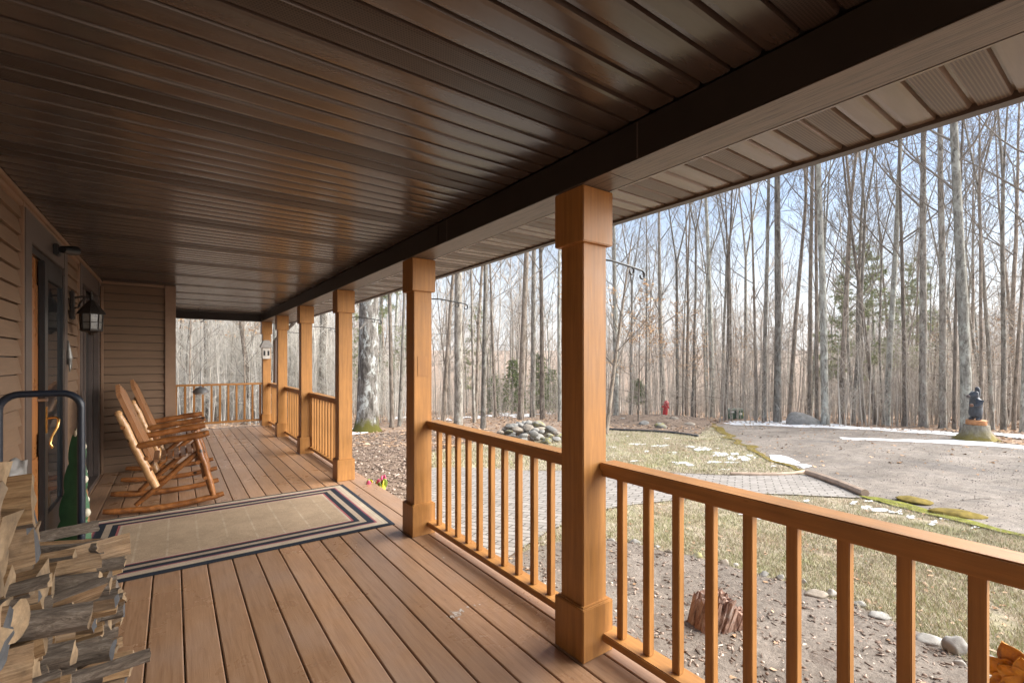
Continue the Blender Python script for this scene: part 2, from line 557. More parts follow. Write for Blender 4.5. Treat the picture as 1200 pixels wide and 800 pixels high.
def rug_mat():
    m, nt, b = new_mat('bordered_rug')
    tc = N(nt, 'ShaderNodeTexCoord')
    sp = N(nt, 'ShaderNodeSeparateXYZ')
    L(nt, tc.outputs['Object'], sp.inputs[0])
    dx = math_n(nt, 'SUBTRACT', RUG_HX, math_n(nt, 'ABSOLUTE', sp.outputs[0]))
    dy = math_n(nt, 'SUBTRACT', RUG_HY, math_n(nt, 'ABSOLUTE', sp.outputs[1]))
    d = math_n(nt, 'MULTIPLY', math_n(nt, 'MINIMUM', dx, dy), 2.0)
    navy, cream, red, tan, beige = (0.022, 0.026, 0.034), (0.38, 0.315, 0.235), (0.28, 0.085, 0.085), (0.32, 0.25, 0.185), (0.35, 0.258, 0.172)
    st = [(0.0, navy), (0.085, cream), (0.125, (0.46, 0.385, 0.285)), (0.145, cream), (0.18, (0.5, 0.3, 0.25)), (0.195, cream), (0.225, red),
          (0.25, (0.09, 0.05, 0.08)), (0.265, navy), (0.36, tan), (0.45, navy), (0.535, red), (0.565, cream), (0.60, beige)]
    c = ramp(nt, d, st, 'CONSTANT')
    # faint pale grid of the field
    gx = math_n(nt, 'ABSOLUTE', math_n(nt, 'SUBTRACT', math_n(nt, 'FRACT', math_n(nt, 'MULTIPLY', sp.outputs[0], 5.2)), 0.5))
    gy = math_n(nt, 'ABSOLUTE', math_n(nt, 'SUBTRACT', math_n(nt, 'FRACT', math_n(nt, 'MULTIPLY', sp.outputs[1], 1.0)), 0.5))
    ln = math_n(nt, 'MAXIMUM', math_n(nt, 'LESS_THAN', gx, 0.035), math_n(nt, 'LESS_THAN', gy, 0.0))
    ln = math_n(nt, 'MULTIPLY', ln, math_n(nt, 'GREATER_THAN', d, 0.605))
    br = tex_noise(nt, coords(nt), 6.0, 5)
    ln = math_n(nt, 'MULTIPLY', ln, ramp(nt, br, [(0.4, 0.05), (0.65, 0.5)]))
    c = mixc(nt, ln, c, (0.50, 0.42, 0.31))
    f = tex_noise(nt, coords(nt), 3.0, 7, 0.75)
    c = mixc(nt, 1.0, c, ramp(nt, f, [(0.25, 0.72), (0.7, 1.1)]), 'MULTIPLY')
    wv = tex_noise(nt, coords(nt, (1, 1, 1)), 160.0, 2)
    c = mixc(nt, 1.0, c, ramp(nt, wv, [(0.3, 0.82), (0.7, 1.12)]), 'MULTIPLY')
    L(nt, c, b.inputs['Base Color'])
    b.inputs['Roughness'].default_value = 0.95
    b.inputs['Specular IOR Level'].default_value = 0.1
    bump(nt, b, wv, 0.4, 0.003)
    return m


RUG_HX, RUG_HY = 1.09, 0.78


# ------------------------------------------------------------------ mesh building
class MB:
    def __init__(s):
        s.v, s.f, s.m = [], [], []

    def add(s, vs, fs, mi=0):
        o = len(s.v)
        s.v.extend(vs)
        s.f.extend([tuple(i + o for i in f) for f in fs])
        s.m.extend([mi] * len(fs))

    def box(s, x0, x1, y0, y1, z0, z1, mi=0, ch=0.0):
        if ch > 0:
            s.chbox(x0, x1, y0, y1, z0, z1, ch, mi)
            return
        vs = [(x, y, z) for z in (z0, z1) for y in (y0, y1) for x in (x0, x1)]
        s.add(vs, [(0, 2, 3, 1), (4, 5, 7, 6), (0, 1, 5, 4), (2, 6, 7, 3), (0, 4, 6, 2), (1, 3, 7, 5)], mi)

    def chbox(s, x0, x1, y0, y1, z0, z1, ch, mi=0):
        bm = bmesh.new()
        bmesh.ops.create_cube(bm, size=1)
        for v in bm.verts:
            v.co = Vector(((x0 + x1) / 2 + v.co.x * (x1 - x0), (y0 + y1) / 2 + v.co.y * (y1 - y0), (z0 + z1) / 2 + v.co.z * (z1 - z0)))
        bmesh.ops.bevel(bm, geom=list(bm.edges), offset=ch, segments=2, affect='EDGES')
        s.bm(bm, mi)

    def bm(s, bm, mi=0):
        bm.verts.index_update()
        s.add([tuple(v.co) for v in bm.verts], [tuple(v.index for v in f.verts) for f in bm.faces], mi)
        bm.free()

    def prism(s, prof, axis, a, b, mi=0, caps=True):
        """profile of 2-D points swept along an axis"""
        n = len(prof)

        def P(p, t):
            if axis == 0:
                return (t, p[0], p[1])
            if axis == 1:
                return (p[0], t, p[1])
            return (p[0], p[1], t)
        vs = [P(p, a) for p in prof] + [P(p, b) for p in prof]
        fs = [(i, (i + 1) % n, (i + 1) % n + n, i + n) for i in range(n)]
        if caps:
            fs += [tuple(range(n))[::-1], tuple(range(n, 2 * n))]
        s.add(vs, fs, mi)

    def tube(s, pts, rad, sides=8, mi=0, caps=True, jit=0.0, squash=1.0):
        pts = [Vector(p) for p in pts]
        n = len(pts)
        if not hasattr(rad, '__len__'):
            rad = [rad] * n
        vs, fs = [], []
        up = Vector((0.123, 0.217, 0.97))
        t0 = (pts[1] - pts[0]).normalized()
        if abs(t0.dot(up)) > 0.95:
            up = Vector((1, 0.1, 0.05))
        u = (up - t0 * up.dot(t0)).normalized()
        for i in range(n):
            t = (pts[min(i + 1, n - 1)] - pts[max(i - 1, 0)])
            if t.length < 1e-9:
                t = t0
            t = t.normalized()
            u = (u - t * u.dot(t))
            u = u.normalized() if u.length > 1e-6 else t.orthogonal().normalized()
            w = t.cross(u)
            for k in range(sides):
                a = 2 * PI * k / sides
                r = rad[i] * (1 + (random.uniform(-jit, jit) if jit else 0))
                vs.append(tuple(pts[i] + u * (math.cos(a) * r) + w * (math.sin(a) * r * squash)))
        for i in range(n - 1):
            for k in range(sides):
                k2 = (k + 1) % sides
                fs.append((i * sides + k, i * sides + k2, (i + 1) * sides + k2, (i + 1) * sides + k))
        if caps:
            fs.append(tuple(range(sides))[::-1])
            fs.append(tuple((n - 1) * sides + k for k in range(sides)))
        s.add(vs, fs, mi)

    def lathe(s, prof, c=(0, 0, 0), sides=20, mi=0):
        vs, fs = [], []
        for (r, z) in prof:
            for k in range(sides):
                a = 2 * PI * k / sides
                vs.append((c[0] + r * math.cos(a), c[1] + r * math.sin(a), c[2] + z))
        for i in range(len(prof) - 1):
            for k in range(sides):
                k2 = (k + 1) % sides
                fs.append((i * sides + k, i * sides + k2, (i + 1) * sides + k2, (i + 1) * sides + k))
        fs.append(tuple(range(sides))[::-1])
        fs.append(tuple((len(prof) - 1) * sides + k for k in range(sides)))
        s.add(vs, fs, mi)

    def mesh(s, name, mats, smooth=False, recalc=True):
        me = bpy.data.meshes.new(name)
        me.from_pydata([tuple(v) for v in s.v], [], s.f)
        for m in (mats if isinstance(mats, (list, tuple)) else [mats]):
            me.materials.append(m)
        if any(s.m):
            me.polygons.foreach_set('material_index', s.m)
        if recalc:
            bm = bmesh.new()
            bm.from_mesh(me)
            bmesh.ops.recalc_face_normals(bm, faces=bm.faces)
            bm.to_mesh(me)
            bm.free()
        if smooth:
            me.polygons.foreach_set('use_smooth', [True] * len(me.polygons))
            if smooth == 'auto':
                try:
                    me.set_sharp_from_angle(angle=R(38))
                except Exception:
                    pass
        me.update()
        return me

    def build(s, name, mats, parent=None, smooth=False, recalc=True, loc=None):
        o = bpy.data.objects.new(name, s.mesh(name, mats, smooth, recalc))
        COL.objects.link(o)
        if parent is not None:
            o.parent = parent
        if loc is not None:
            o.location = loc
        return o


def tag(o, label=None, cat=None, group=None, kind=None):
    if label:
        o['label'] = label
    if cat:
        o['category'] = cat
    if group:
        o['group'] = group
    if kind:
        o['kind'] = kind
    return o


def empty(name, loc, label, cat, group=None, rz=0.0, kind=None):
    o = bpy.data.objects.new(name, None)
    o.empty_display_size = 0.1
    COL.objects.link(o)
    o.location = loc
    o.rotation_euler = (0, 0, rz)
    return tag(o, label, cat, group, kind)


def linkmesh(name, me, parent=None, loc=None, rz=0.0, sc=None):
    o = bpy.data.objects.new(name, me)
    COL.objects.link(o)
    if parent is not None:
        o.parent = parent
    if loc is not None:
        o.location = loc
    o.rotation_euler = (0, 0, rz)
    if sc is not None:
        o.scale = sc
    return o


def dup(root, loc, rz=None, label=None, sc=None):
    r = root.copy()
    COL.objects.link(r)
    r.location = loc
    if rz is not None:
        r.rotation_euler = (0, 0, rz)
    if sc is not None:
        r.scale = sc
    if label:
        r['label'] = label
    for ch in list(root.children):
        c = ch.copy()
        COL.objects.link(c)
        c.parent = r
        for g in list(ch.children):
            d = g.copy()
            COL.objects.link(d)
            d.parent = c
    return r


def np_mesh(name, V, T, mat, smooth=False):
    """big triangle soup"""
    me = bpy.data.meshes.new(name)
    V = np.ascontiguousarray(V, dtype=np.float32)
    T = np.ascontiguousarray(T, dtype=np.int32)
    me.vertices.add(len(V))
    me.vertices.foreach_set('co', V.ravel())
    me.loops.add(T.size)
    me.loops.foreach_set('vertex_index', T.ravel())
    me.polygons.add(len(T))
    me.polygons.foreach_set('loop_start', np.arange(0, T.size, 3, dtype=np.int32))
    me.update(calc_edges=True)
    me.validate()
    me.materials.append(mat)
    if smooth:
        me.polygons.foreach_set('use_smooth', np.ones(len(T), dtype=bool))
    o = bpy.data.objects.new(name, me)
    COL.objects.link(o)
    return o


def to_np(mb):
    T = []
    for f in mb.f:
        for i in range(1, len(f) - 1):
            T.append((f[0], f[i], f[i + 1]))
    return np.array(mb.v, dtype=np.float32), np.array(T, dtype=np.int32)


def scatter(name, protos, places, mat):
    """places: (x,y,z, rz, sx, sz, proto index)"""
    Vs, Ts, o = [], [], 0
    for (x, y, z, a, sx, sz, k) in places:
        V, T = protos[k]
        ca, sa = math.cos(a), math.sin(a)
        W = np.empty_like(V)
        W[:, 0] = (V[:, 0] * ca - V[:, 1] * sa) * sx + x
        W[:, 1] = (V[:, 0] * sa + V[:, 1] * ca) * sx + y
        W[:, 2] = V[:, 2] * sz + z
        Vs.append(W)
        Ts.append(T + o)
        o += len(V)
    return np_mesh(name, np.concatenate(Vs), np.concatenate(Ts), mat)


# ================================================================== THE HOUSE AND ITS PORCH
XW, ZC = -0.736, 2.371          # wall plane, ceiling height
ZB = 2.21                       # underside of the beam
Y0, Y1 = -2.6, 11.36            # porch length
PX = 1.6275                     # post axis
house = empty('house', (0, 0, 0), 'brown sided house with a long covered porch on timber posts', 'house')


def siding_course_profile(z0, z1, h=0.1015, out=0.014):
    cs = []
    z = z0
    while z < z1 - 0.01:
        zz = min(z + h, z1)
        cs.append((z, zz))
        z += h
    return cs


def wall_strip(mb, ya, yb, z0=0.0, z1=ZC):
    """clapboards on the long wall, facing the porch"""
    for (a, b) in siding_course_profile(z0, z1):
        if b <= a + 0.005:
            continue
        mb.prism([(XW - 0.03, a), (XW + 0.016, a), (XW + 0.016, a + 0.004), (XW + 0.002, b - 0.008), (XW - 0.03, b - 0.008)], 1, ya, yb)


DY0, DY1 = 3.95, 5.33     # front door casing
WY0, WY1 = 6.0, 7.45      # glazed door casing
w = MB()
wall_strip(w, Y0, DY0)
wall_strip(w, DY1, WY0)
wall_strip(w, WY1, 7.62)
wall_strip(w, DY0, DY1, 2.315, ZC)
wall_strip(w, WY0, WY1, 2.33, ZC)
# projecting wall across the porch
YJ, XJ = 7.65, 0.012
for (a, b) in siding_course_profile(0.0, ZC):
    w.prism([(YJ + 0.03, a), (YJ - 0.016, a), (YJ - 0.016, a + 0.004), (YJ - 0.002, b - 0.008), (YJ + 0.03, b - 0.008)], 0, XW, XJ - 0.09)
for (a, b) in siding_course_profile(0.0, ZC):
    w.prism([(XJ - 0.03, a), (XJ + 0.016, a), (XJ + 0.016, a + 0.004), (XJ + 0.002, b), (XJ - 0.03, b)], 1, YJ + 0.09, Y1 + 2.5)
siding = w.build('siding_wall', M['siding'], house)
# solid wall core behind
w = MB()
w.box(XW - 0.30, XW - 0.02, Y0, DY0 + 0.12, -0.3, ZC + 0.2)
w.box(XW - 0.30, XW - 0.02, DY1 - 0.12, WY0 + 0.1, -0.3, ZC + 0.2)
w.box(XW - 0.30, XW - 0.02, WY1 - 0.1, YJ + 0.3, -0.3, ZC + 0.2)
w.box(XW - 0.30, XW - 0.02, DY0 + 0.12, DY1 - 0.12, 2.2, ZC + 0.2)
w.box(XW - 0.30, XW - 0.02, WY0 + 0.1, WY1 - 0.1, 2.2, ZC + 0.2)
w.box(XW - 0.28, XJ - 0.03, YJ + 0.025, YJ + 0.25, -0.3, ZC + 0.2)
w.box(XJ - 0.25, XJ - 0.025, YJ + 0.26, Y1 + 2.5, -0.3, ZC + 0.2)
w.box(XW - 0.6, XW - 0.31, Y0, YJ + 0.3, -0.3, ZC + 0.2)
w.build('wall_core', M['casing'], house)
# trims
w = MB()
w.box(XW + 0.001, XW + 0.034, Y0, YJ - 0.02, ZC - 0.032, ZC - 0.002, 0, 0.004)
w.box(XW + 0.001, XW + 0.022, Y0, YJ - 0.02, ZC - 0.068, ZC - 0.036, 0, 0.004)
w.box(XW + 0.036, XJ - 0.1, YJ - 0.034, YJ - 0.002, ZC - 0.032, ZC - 0.002, 0, 0.004)
w.box(XW + 0.02, XW + 0.045, YJ - 0.045, YJ - 0.018, 0.0, ZC - 0.07, 0, 0.004)
w.build('cornice_trim', M['trim'], house)
w = MB()
w.box(XJ - 0.095, XJ + 0.02, YJ - 0.03, YJ - 0.001, 0.0, ZC - 0.003, 0, 0.005)
w.box(XJ - 0.008, XJ + 0.021, YJ + 0.001, YJ + 0.095, 0.0, ZC - 0.003, 0, 0.005)
w.build('corner_trim', M['trim'], house)
for (a, b) in ((DY0, DY1), (WY0, WY1)):
    for (q0, q1) in ((a - 0.026, a - 0.002), (b + 0.002, b + 0.026)):
        w = MB()
        w.box(XW - 0.005, XW + 0.024, q0, q1, 0.0, 2.34, 0, 0.003)
        w.build('siding_channel', M['trim'], house)

# front door: casing, black frame, wood leaf, black storm door
fd = MB()
fd.box(XW - 0.02, XW + 0.028, DY0, DY0 + 0.16, 0.0, 2.31, 0, 0.004)
fd.box(XW - 0.02, XW + 0.028, DY1 - 0.14, DY1, 0.0, 2.31, 0, 0.004)
fd.box(XW - 0.02, XW + 0.026, DY0 + 0.161, DY1 - 0.141, 2.13, 2.31, 0, 0.004)
front_door = fd.build('front_door', M['casing'], house)
fd = MB()
fd.box(XW - 0.12, XW + 0.012, DY0 + 0.162, DY0 + 0.20, 0.02, 2.125)
fd.box(XW - 0.12, XW + 0.012, DY1 - 0.18, DY1 - 0.142, 0.02, 2.125)
fd.box(XW - 0.12, XW + 0.011, DY0 + 0.201, DY1 - 0.181, 2.08, 2.125)
fd.box(XW - 0.14, XW + 0.03, DY0 + 0.17, DY1 - 0.15, 0.0, 0.018)
fd.build('door_frame', M['black_frame'], front_door)
fd = MB()
fd.box(XW - 0.06, XW - 0.008, DY0 + 0.202, DY1 - 0.182, 0.03, 2.078)
for (za, zb) in ((0.2, 0.75), (0.9, 1.9)):
    for (ya, yb) in ((DY0 + 0.30, DY0 + 0.66), (DY0 + 0.74, DY0 + 1.10)):
        fd.box(XW - 0.0085, XW - 0.001, ya, yb, za, zb, 0, 0.003)
fd.build('wooden_leaf', M['door_wood'], front_door)
sd = MB()
sd.box(XW + 0.001, XW + 0.034, 4.43, 4.53, 0.03, 2.07, 0, 0.004)
sd.box(XW + 0.001, XW + 0.034, DY1 - 0.27, DY1 - 0.185, 0.03, 2.07, 0, 0.004)
sd.box(XW + 0.001, XW + 0.033, 4.531, DY1 - 0.271, 1.96, 2.07, 0, 0.004)
sd.box(XW + 0.001, XW + 0.033, 4.531, DY1 - 0.271, 0.03, 0.33, 0, 0.004)
sd.box(XW + 0.008, XW + 0.018, 4.531, DY1 - 0.271, 0.331, 1.959, 1)
storm = sd.build('storm_door', [M['black_frame'], M['dark_glass']], house)
hd = MB()
hd.box(XW + 0.034, XW + 0.042, 4.44, 4.475, 0.90, 1.08, 0, 0.003)
hd.tube([(XW + 0.04, 4.457, 1.0), (XW + 0.085, 4.455, 1.005), (XW + 0.10, 4.45, 0.99), (XW + 0.095, 4.44, 0.94), (XW + 0.07, 4.43, 0.88), (XW + 0.06, 4.425, 0.83), (XW + 0.075, 4.42, 0.80)], [0.008, 0.008, 0.009, 0.008, 0.007, 0.007, 0.009], 10)
hd.build('handle', M['brass'], storm, 'auto')
hd = MB()
hd.tube([(XW - 0.0, 4.42, 1.13), (XW + 0.05, 4.42, 1.13)], 0.012, 10)
hd.build('deadbolt', simple('brushed_steel', (0.5, 0.5, 0.5), 0.3, 1.0), storm, 'auto')

# second, glazed door
gd = MB()
gd.box(XW - 0.02, XW + 0.028, WY0, WY0 + 0.13, 0.0, 2.33, 0, 0.004)
gd.box(XW - 0.02, XW + 0.028, WY1 - 0.13, WY1, 0.0, 2.33, 0, 0.004)
gd.box(XW - 0.02, XW + 0.026, WY0 + 0.131, WY1 - 0.131, 2.15, 2.33, 0, 0.004)
gd.box(XW - 0.10, XW + 0.03, WY0 + 0.131, WY1 - 0.131, 0.0, 0.05)
glazed = gd.build('glazed_door', M['casing'], house)
gd = MB()
gd.box(XW - 0.08, XW - 0.02, WY0 + 0.132, WY0 + 0.21, 0.051, 2.149, 0, 0.004)
gd.box(XW - 0.08, XW - 0.02, WY1 - 0.21, WY1 - 0.132, 0.051, 2.149, 0, 0.004)
gd.box(XW - 0.08, XW - 0.02, (WY0 + WY1) / 2 - 0.05, (WY0 + WY1) / 2 + 0.05, 0.051, 2.149, 0, 0.004)
gd.build('sash', M['casing'], glazed)
gd = MB()
gd.box(XW - 0.06, XW - 0.05, WY0 + 0.211, WY1 - 0.211, 0.052, 2.148)
gd.build('pane', M['dark_glass'], glazed)

# ceiling of grooved vinyl strips, every eighth pair of strips vented
PIT = 0.108


def strips(xa, xb, z, ya, yb, pit, vents, groove=0.013, dep=0.018):
    plain, vent = MB(), MB()
    k0 = math.ceil((ya - vents[0]) / pit)
    k1 = math.floor((yb - vents[0]) / pit)
    for k in range(k0, k1):
        y = vents[0] + k * pit
        isv = (k % vents[1]) < vents[2]
        mb = vent if isv else plain
        g = groove
        g2 = g * (1.35 if k % 2 else 0.9)
        n = 6
        rows = []
        for q in range(n + 1):
            yy = y + g2 + (pit - 0.003 - g2) * q / n
            rows.append((yy, z + 0.0007 * (2 * q / n - 1) ** 2 + (0.0012 if q in (0, n) else 0)))
        vs_ = []
        for (yy, zz) in rows:
            vs_ += [(xa, yy, zz), (xb, yy, zz)]
        mb.add(vs_, [(2 * q, 2 * q + 2, 2 * q + 3, 2 * q + 1) for q in range(n)])
        plain.add([(xa, y + g2 * 0.6, z + dep), (xb, y + g2 * 0.6, z + dep), (xb, y + g2, rows[0][1]), (xa, y + g2, rows[0][1])], [(0, 3, 2, 1)])
        plain.add([(xa, y + pit - 0.003, rows[-1][1]), (xb, y + pit - 0.003, rows[-1][1]), (xb, y + pit - 0.001, z + dep), (xa, y + pit - 0.001, z + dep)], [(0, 3, 2, 1)])
        plain.add([(xa, y - 0.002, z + dep), (xb, y - 0.002, z + dep), (xb, y + g2 * 0.61, z + dep), (xa, y + g2 * 0.61, z + dep)], [(0, 3, 2, 1)])
    return plain, vent


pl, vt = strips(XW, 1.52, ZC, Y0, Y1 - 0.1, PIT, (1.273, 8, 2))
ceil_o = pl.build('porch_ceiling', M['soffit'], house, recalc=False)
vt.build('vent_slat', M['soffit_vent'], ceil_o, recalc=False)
w = MB()
w.box(XW - 0.3, 2.42, Y0, Y1 + 0.35, ZC + 0.04, ZC + 0.10)
# roof slope above the ceiling
w.prism([(2.16, ZC + 0.06), (-4.0, ZC + 2.2), (-4.0, ZC + 2.3), (2.16, ZC + 0.16)], 1, Y0, Y1 + 2.5)
w.build('roof', M['roof'], house)

# beam
w = MB()
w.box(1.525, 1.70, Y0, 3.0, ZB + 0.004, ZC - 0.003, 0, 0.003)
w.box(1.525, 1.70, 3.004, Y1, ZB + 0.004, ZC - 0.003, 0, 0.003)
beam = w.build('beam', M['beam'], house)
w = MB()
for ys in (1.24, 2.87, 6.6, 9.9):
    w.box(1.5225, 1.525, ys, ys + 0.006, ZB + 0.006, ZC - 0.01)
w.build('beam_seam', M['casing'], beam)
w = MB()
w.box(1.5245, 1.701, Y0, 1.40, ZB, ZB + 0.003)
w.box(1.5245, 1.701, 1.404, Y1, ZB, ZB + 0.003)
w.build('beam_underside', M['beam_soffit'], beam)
w = MB()
w.box(XJ + 0.02, 1.522, Y1 - 0.15, Y1, ZB + 0.003, ZC - 0.003, 0, 0.003)
w.build('end_beam', M['beam'], house)
# eave soffit
EX0, EX1 = 1.712, 2.10
pl, vt = strips(EX0 + 0.012, EX1, ZB + 0.004, Y0, Y1 + 0.5, 0.0905, (0.258, 4, 2), 0.013, 0.014)
ev = pl.build('eave_soffit', M['eave'], house, recalc=False)
vt.build('vent_slat', M['eave_vent'], ev, recalc=False)
w = MB()
w.box(EX0, EX0 + 0.012, Y0, Y1 + 0.5, ZB + 0.002, ZB + 0.02)
w.build('soffit_channel', M['eave'], ev)
w = MB()
w.box(1.70, EX1 + 0.02, Y0, Y1 + 0.5, ZB + 0.03, ZC + 0.05)
w.box(EX1, EX1 + 0.022, Y0, Y1 + 0.5, ZB - 0.008, ZB + 0.029)
w.build('fascia', M['fascia'], house)
w = MB()
w.prism([(EX1 + 0.024, ZB + 0.02), (EX1 + 0.12, ZB + 0.02), (EX1 + 0.145, ZB + 0.11), (EX1 + 0.024, ZB + 0.11)], 1, Y0, Y1 + 0.5)
w.build('gutter', M['fascia'], house)
w = MB()
for (a, b) in (((2.18, 11.2, 2.25), (2.15, 11.2, 2.19)), ((2.15, 11.2, 2.19), (1.80, 11.27, 1.83)), ((1.80, 11.27, 1.83), (1.79, 11.27, 0.05))):
    w.tube([a, b], 0.035, 4)
w.build('downspout', M['fascia'], house)

# deck
deck = empty('porch_deck', (0, 0, 0), 'long worn brown plank deck of the porch', 'deck')
w = MB()
BP = 0.1475
xs = [0.192 + BP * k for k in range(-7, 12)]
xs[-1] = 1.865
gapw = 0.0031
for a, b in zip(xs[:-1], xs[1:]):
    x0, x1 = max(a, XW + 0.01) + gapw, b - gapw
    e = 0.005
    breaks = [Y0, Y1 - 0.0]
    if x1 < XW + 0.03:
        continue
    yb = Y1
    w.prism([(x0, -0.032), (x0, -e), (x0 + e * 0.4, -e * 0.35), (x0 + e, 0), (x1 - e, 0), (x1 - e * 0.4, -e * 0.35), (x1, -e), (x1, -0.032)], 1, Y0, yb)
w.build('deck_boards', M['deck'], deck)
w = MB()
w.box(1.80, 1.835, Y0, Y1, -0.27, -0.034)
w.box(XW, 1.80, Y1 - 0.05, Y1 - 0.01, -0.5, -0.034)
for yj in range(-2, 12):
    w.box(XW + 0.02, 1.79, yj + 0.1, yj + 0.14, -0.25, -0.035)
w.build('skirt', M['rail_wood'], deck)
# dried white splash on two boards
bm = MB()
cx, cy = 0, 0
for (px, py, rr) in ((535, 719, 0.035), (530, 722, 0.02), (541, 715, 0.022), (548, 711, 0.012), (556, 709, 0.012), (562, 708, 0.008), (528, 716, 0.012), (524, 722, 0.008), (538, 725, 0.012), (520, 656 - 3, 0.012)):
    d = ray(px, py)
    f = CH / -d.z
    c = d * f
    rr *= 0.7
    n = 13
    ph = random.random() * 6
    ring = [(c.x + rr * (0.45 + 0.55 * abs(math.sin(2.3 * k + ph))) * math.cos(2 * PI * k / n), c.y + rr * 1.5 * (0.45 + 0.55 * abs(math.sin(2.3 * k + ph))) * math.sin(2 * PI * k / n), 0.0015) for k in range(n)]
    bm.add(ring, [tuple(range(n))])
bm.build('white_stain', M['splash'], deck)

# posts
YP = [1.655, 3.55, 5.63, 7.585, 9.48, 11.25]
post_labels = [
    'square orange stained porch post nearest the camera, between two railings',
    'porch post with a darker square patch on its face, left of the nearest post',
    'porch post at the far side of the open gap beside the rug corner',
    'fourth porch post back, standing between two railings behind the rug gap',
    'next to last porch post, just before the one with the bird house',
    'farthest porch post, with the small pale bird house on it']


def make_post():
    t = empty('porch_post', (0, 0, 0), '', 'post', 'square porch posts in a row')
    b = MB()
    b.box(-0.0775, 0.0775, -0.0775, 0.0775, 0.002, ZB - 0.002, 0, 0.004)
    b.build('shaft', M['post_wood'], t)
    b = MB()
    b.box(-0.1, 0.1, -0.1, 0.1, 0.001, 0.245, 0, 0.004)
    b.box(-0.088, 0.088, -0.088, 0.088, 0.2452, 0.251, 0, 0.002)
    b.build('base', M['post_wood'], t)
    b = MB()
    b.box(-0.1, 0.1, -0.1, 0.1, ZB - 0.262, ZB - 0.003, 0, 0.004)
    b.build('cap', M['post_wood'], t)
    return t


p0 = make_post()
for i, y in enumerate(YP):
    o = p0 if i == 0 else dup(p0, (PX, y, 0))
    o.location = (PX, y, 0)
    o['label'] = post_labels[i]
    if i == 1:
        pb = MB()
        pb.box(-0.045, 0.045, -0.0805, -0.0785, 1.27, 1.43)
        pb.build('faded_patch', wood_paint('faded_stain', (0.36, 0.165, 0.05), 2, 0.6, 0.2), o)

# railings
RX = 1.706


def railing(y0, y1, label, first=None, name='porch_railing', cap0=True):
    t = empty(name, (RX, y0, 0), label, 'railing', 'porch railings between the posts')
    ln = y1 - y0
    b = MB()
    b.box(-0.052, 0.052, 0, ln, 0.872, 0.91, 0, 0.005)
    b.box(-0.036, 0.036, 0, ln, 0.842, 0.8715, 0, 0.003)
    b.build('top_rail', M['rail_wood'], t)
    b = MB()
    b.box(-0.05, 0.05, 0, ln, 0.062, 0.10, 0, 0.004)
    b.build('bottom_rail', M['rail_wood'], t)
    b = MB()
    b.box(-0.018, 0.018, -0.018, 0.018, 0.1, 0.8425, 0, 0.003)
    me = b.mesh('baluster', M['post_wood'])
    y = first if first is not None else y0 + 0.11
    while y < y1 - 0.03:
        linkmesh('baluster', me, t, (0, y - y0, 0))
        y += 0.15
    return t


h = 0.0775
railing(-2.5, YP[0] - h - 0.001, 'nearest porch railing running out of the picture at the right', first=1.48 - 0.15 * 26)
railing(YP[0] + h + 0.001, YP[1] - h - 0.001, 'porch railing between the nearest post and the post with the patch', first=1.84)
railing(YP[2] + h + 0.001, YP[3] - h - 0.001, 'porch railing just past the rug gap, first of the far three')
railing(YP[3] + h + 0.001, YP[4] - h - 0.001, 'middle one of the three far porch railings seen edge on')
railing(YP[4] + h + 0.001, YP[5] - h - 0.001, 'last side railing, ending at the bird house post')
# extra baluster tight against the nearest post
# end railing across the porch
er = empty('porch_railing', (0, YP[5], 0), 'low railing closing the far end of the porch behind the hanging feeder', 'railing', 'porch railings between the posts')
b = MB()
b.box(XJ + 0.022, PX - h - 0.001, -0.05, 0.05, 0.878, 0.916, 0, 0.005)
b.build('top_rail', M['rail_wood_x'], er)
b = MB()
b.box(XJ + 0.022, PX - h - 0.001, -0.045, 0.045, 0.11, 0.148, 0, 0.004)
b.build('bottom_rail', M['rail_wood_x'], er)
b = MB()
b.box(-0.019, 0.019, -0.019, 0.019, 0.148, 0.879, 0, 0.003)
me = b.mesh('baluster', M['post_wood'])
for k in range(11):
    linkmesh('baluster', me, er, (0.05 + k * 0.146, 0, 0))

# ------------------------------------------------------------------ rug
M['rug'] = rug_mat()
rb = bmesh.new()
bmesh.ops.create_grid(rb, x_segments=60, y_segments=40, size=1)
for v in rb.verts:
    x, y = v.co.x * RUG_HX, v.co.y * RUG_HY
    e = min(RUG_HX - abs(x), RUG_HY - abs(y))
    v.co = Vector((x, y, 0.009 + 0.0025 * noise.noise(Vector((x * 3, y * 3, 1))) - (0.004 if e < 0.01 else 0)))
ext = bmesh.ops.extrude_edge_only(rb, edges=[e for e in rb.edges if e.is_boundary])
for g in ext['geom']:
    if isinstance(g, bmesh.types.BMVert):
        g.co.z = 0.001
r = MB()
r.bm(rb)
rug = r.build('rug', M['rug'], None, True)
rug.location = (0.45, 4.61, 0.001)
rug.rotation_euler = (0, 0, R(-0.4))
tag(rug, 'beige rug with navy and red striped border lying on the deck', 'rug')


# ------------------------------------------------------------------ log rocking chairs
def knobby(mb, a, b, r0, r1, seg=7, wob=0.004, mi=0):
    a, b = Vector(a), Vector(b)
    pts, rad = [], []
    for i in range(seg + 1):
        t = i / seg
        p = a.lerp(b, t) + Vector((random.uniform(-wob, wob), random.uniform(-wob, wob), random.uniform(-wob, wob)))
        pts.append(p)
        k = 1.0 if 0 < i < seg else 0.82
        rad.append((r0 + (r1 - r0) * t) * k * random.uniform(0.94, 1.07))
    mb.tube(pts, rad, 12, mi)


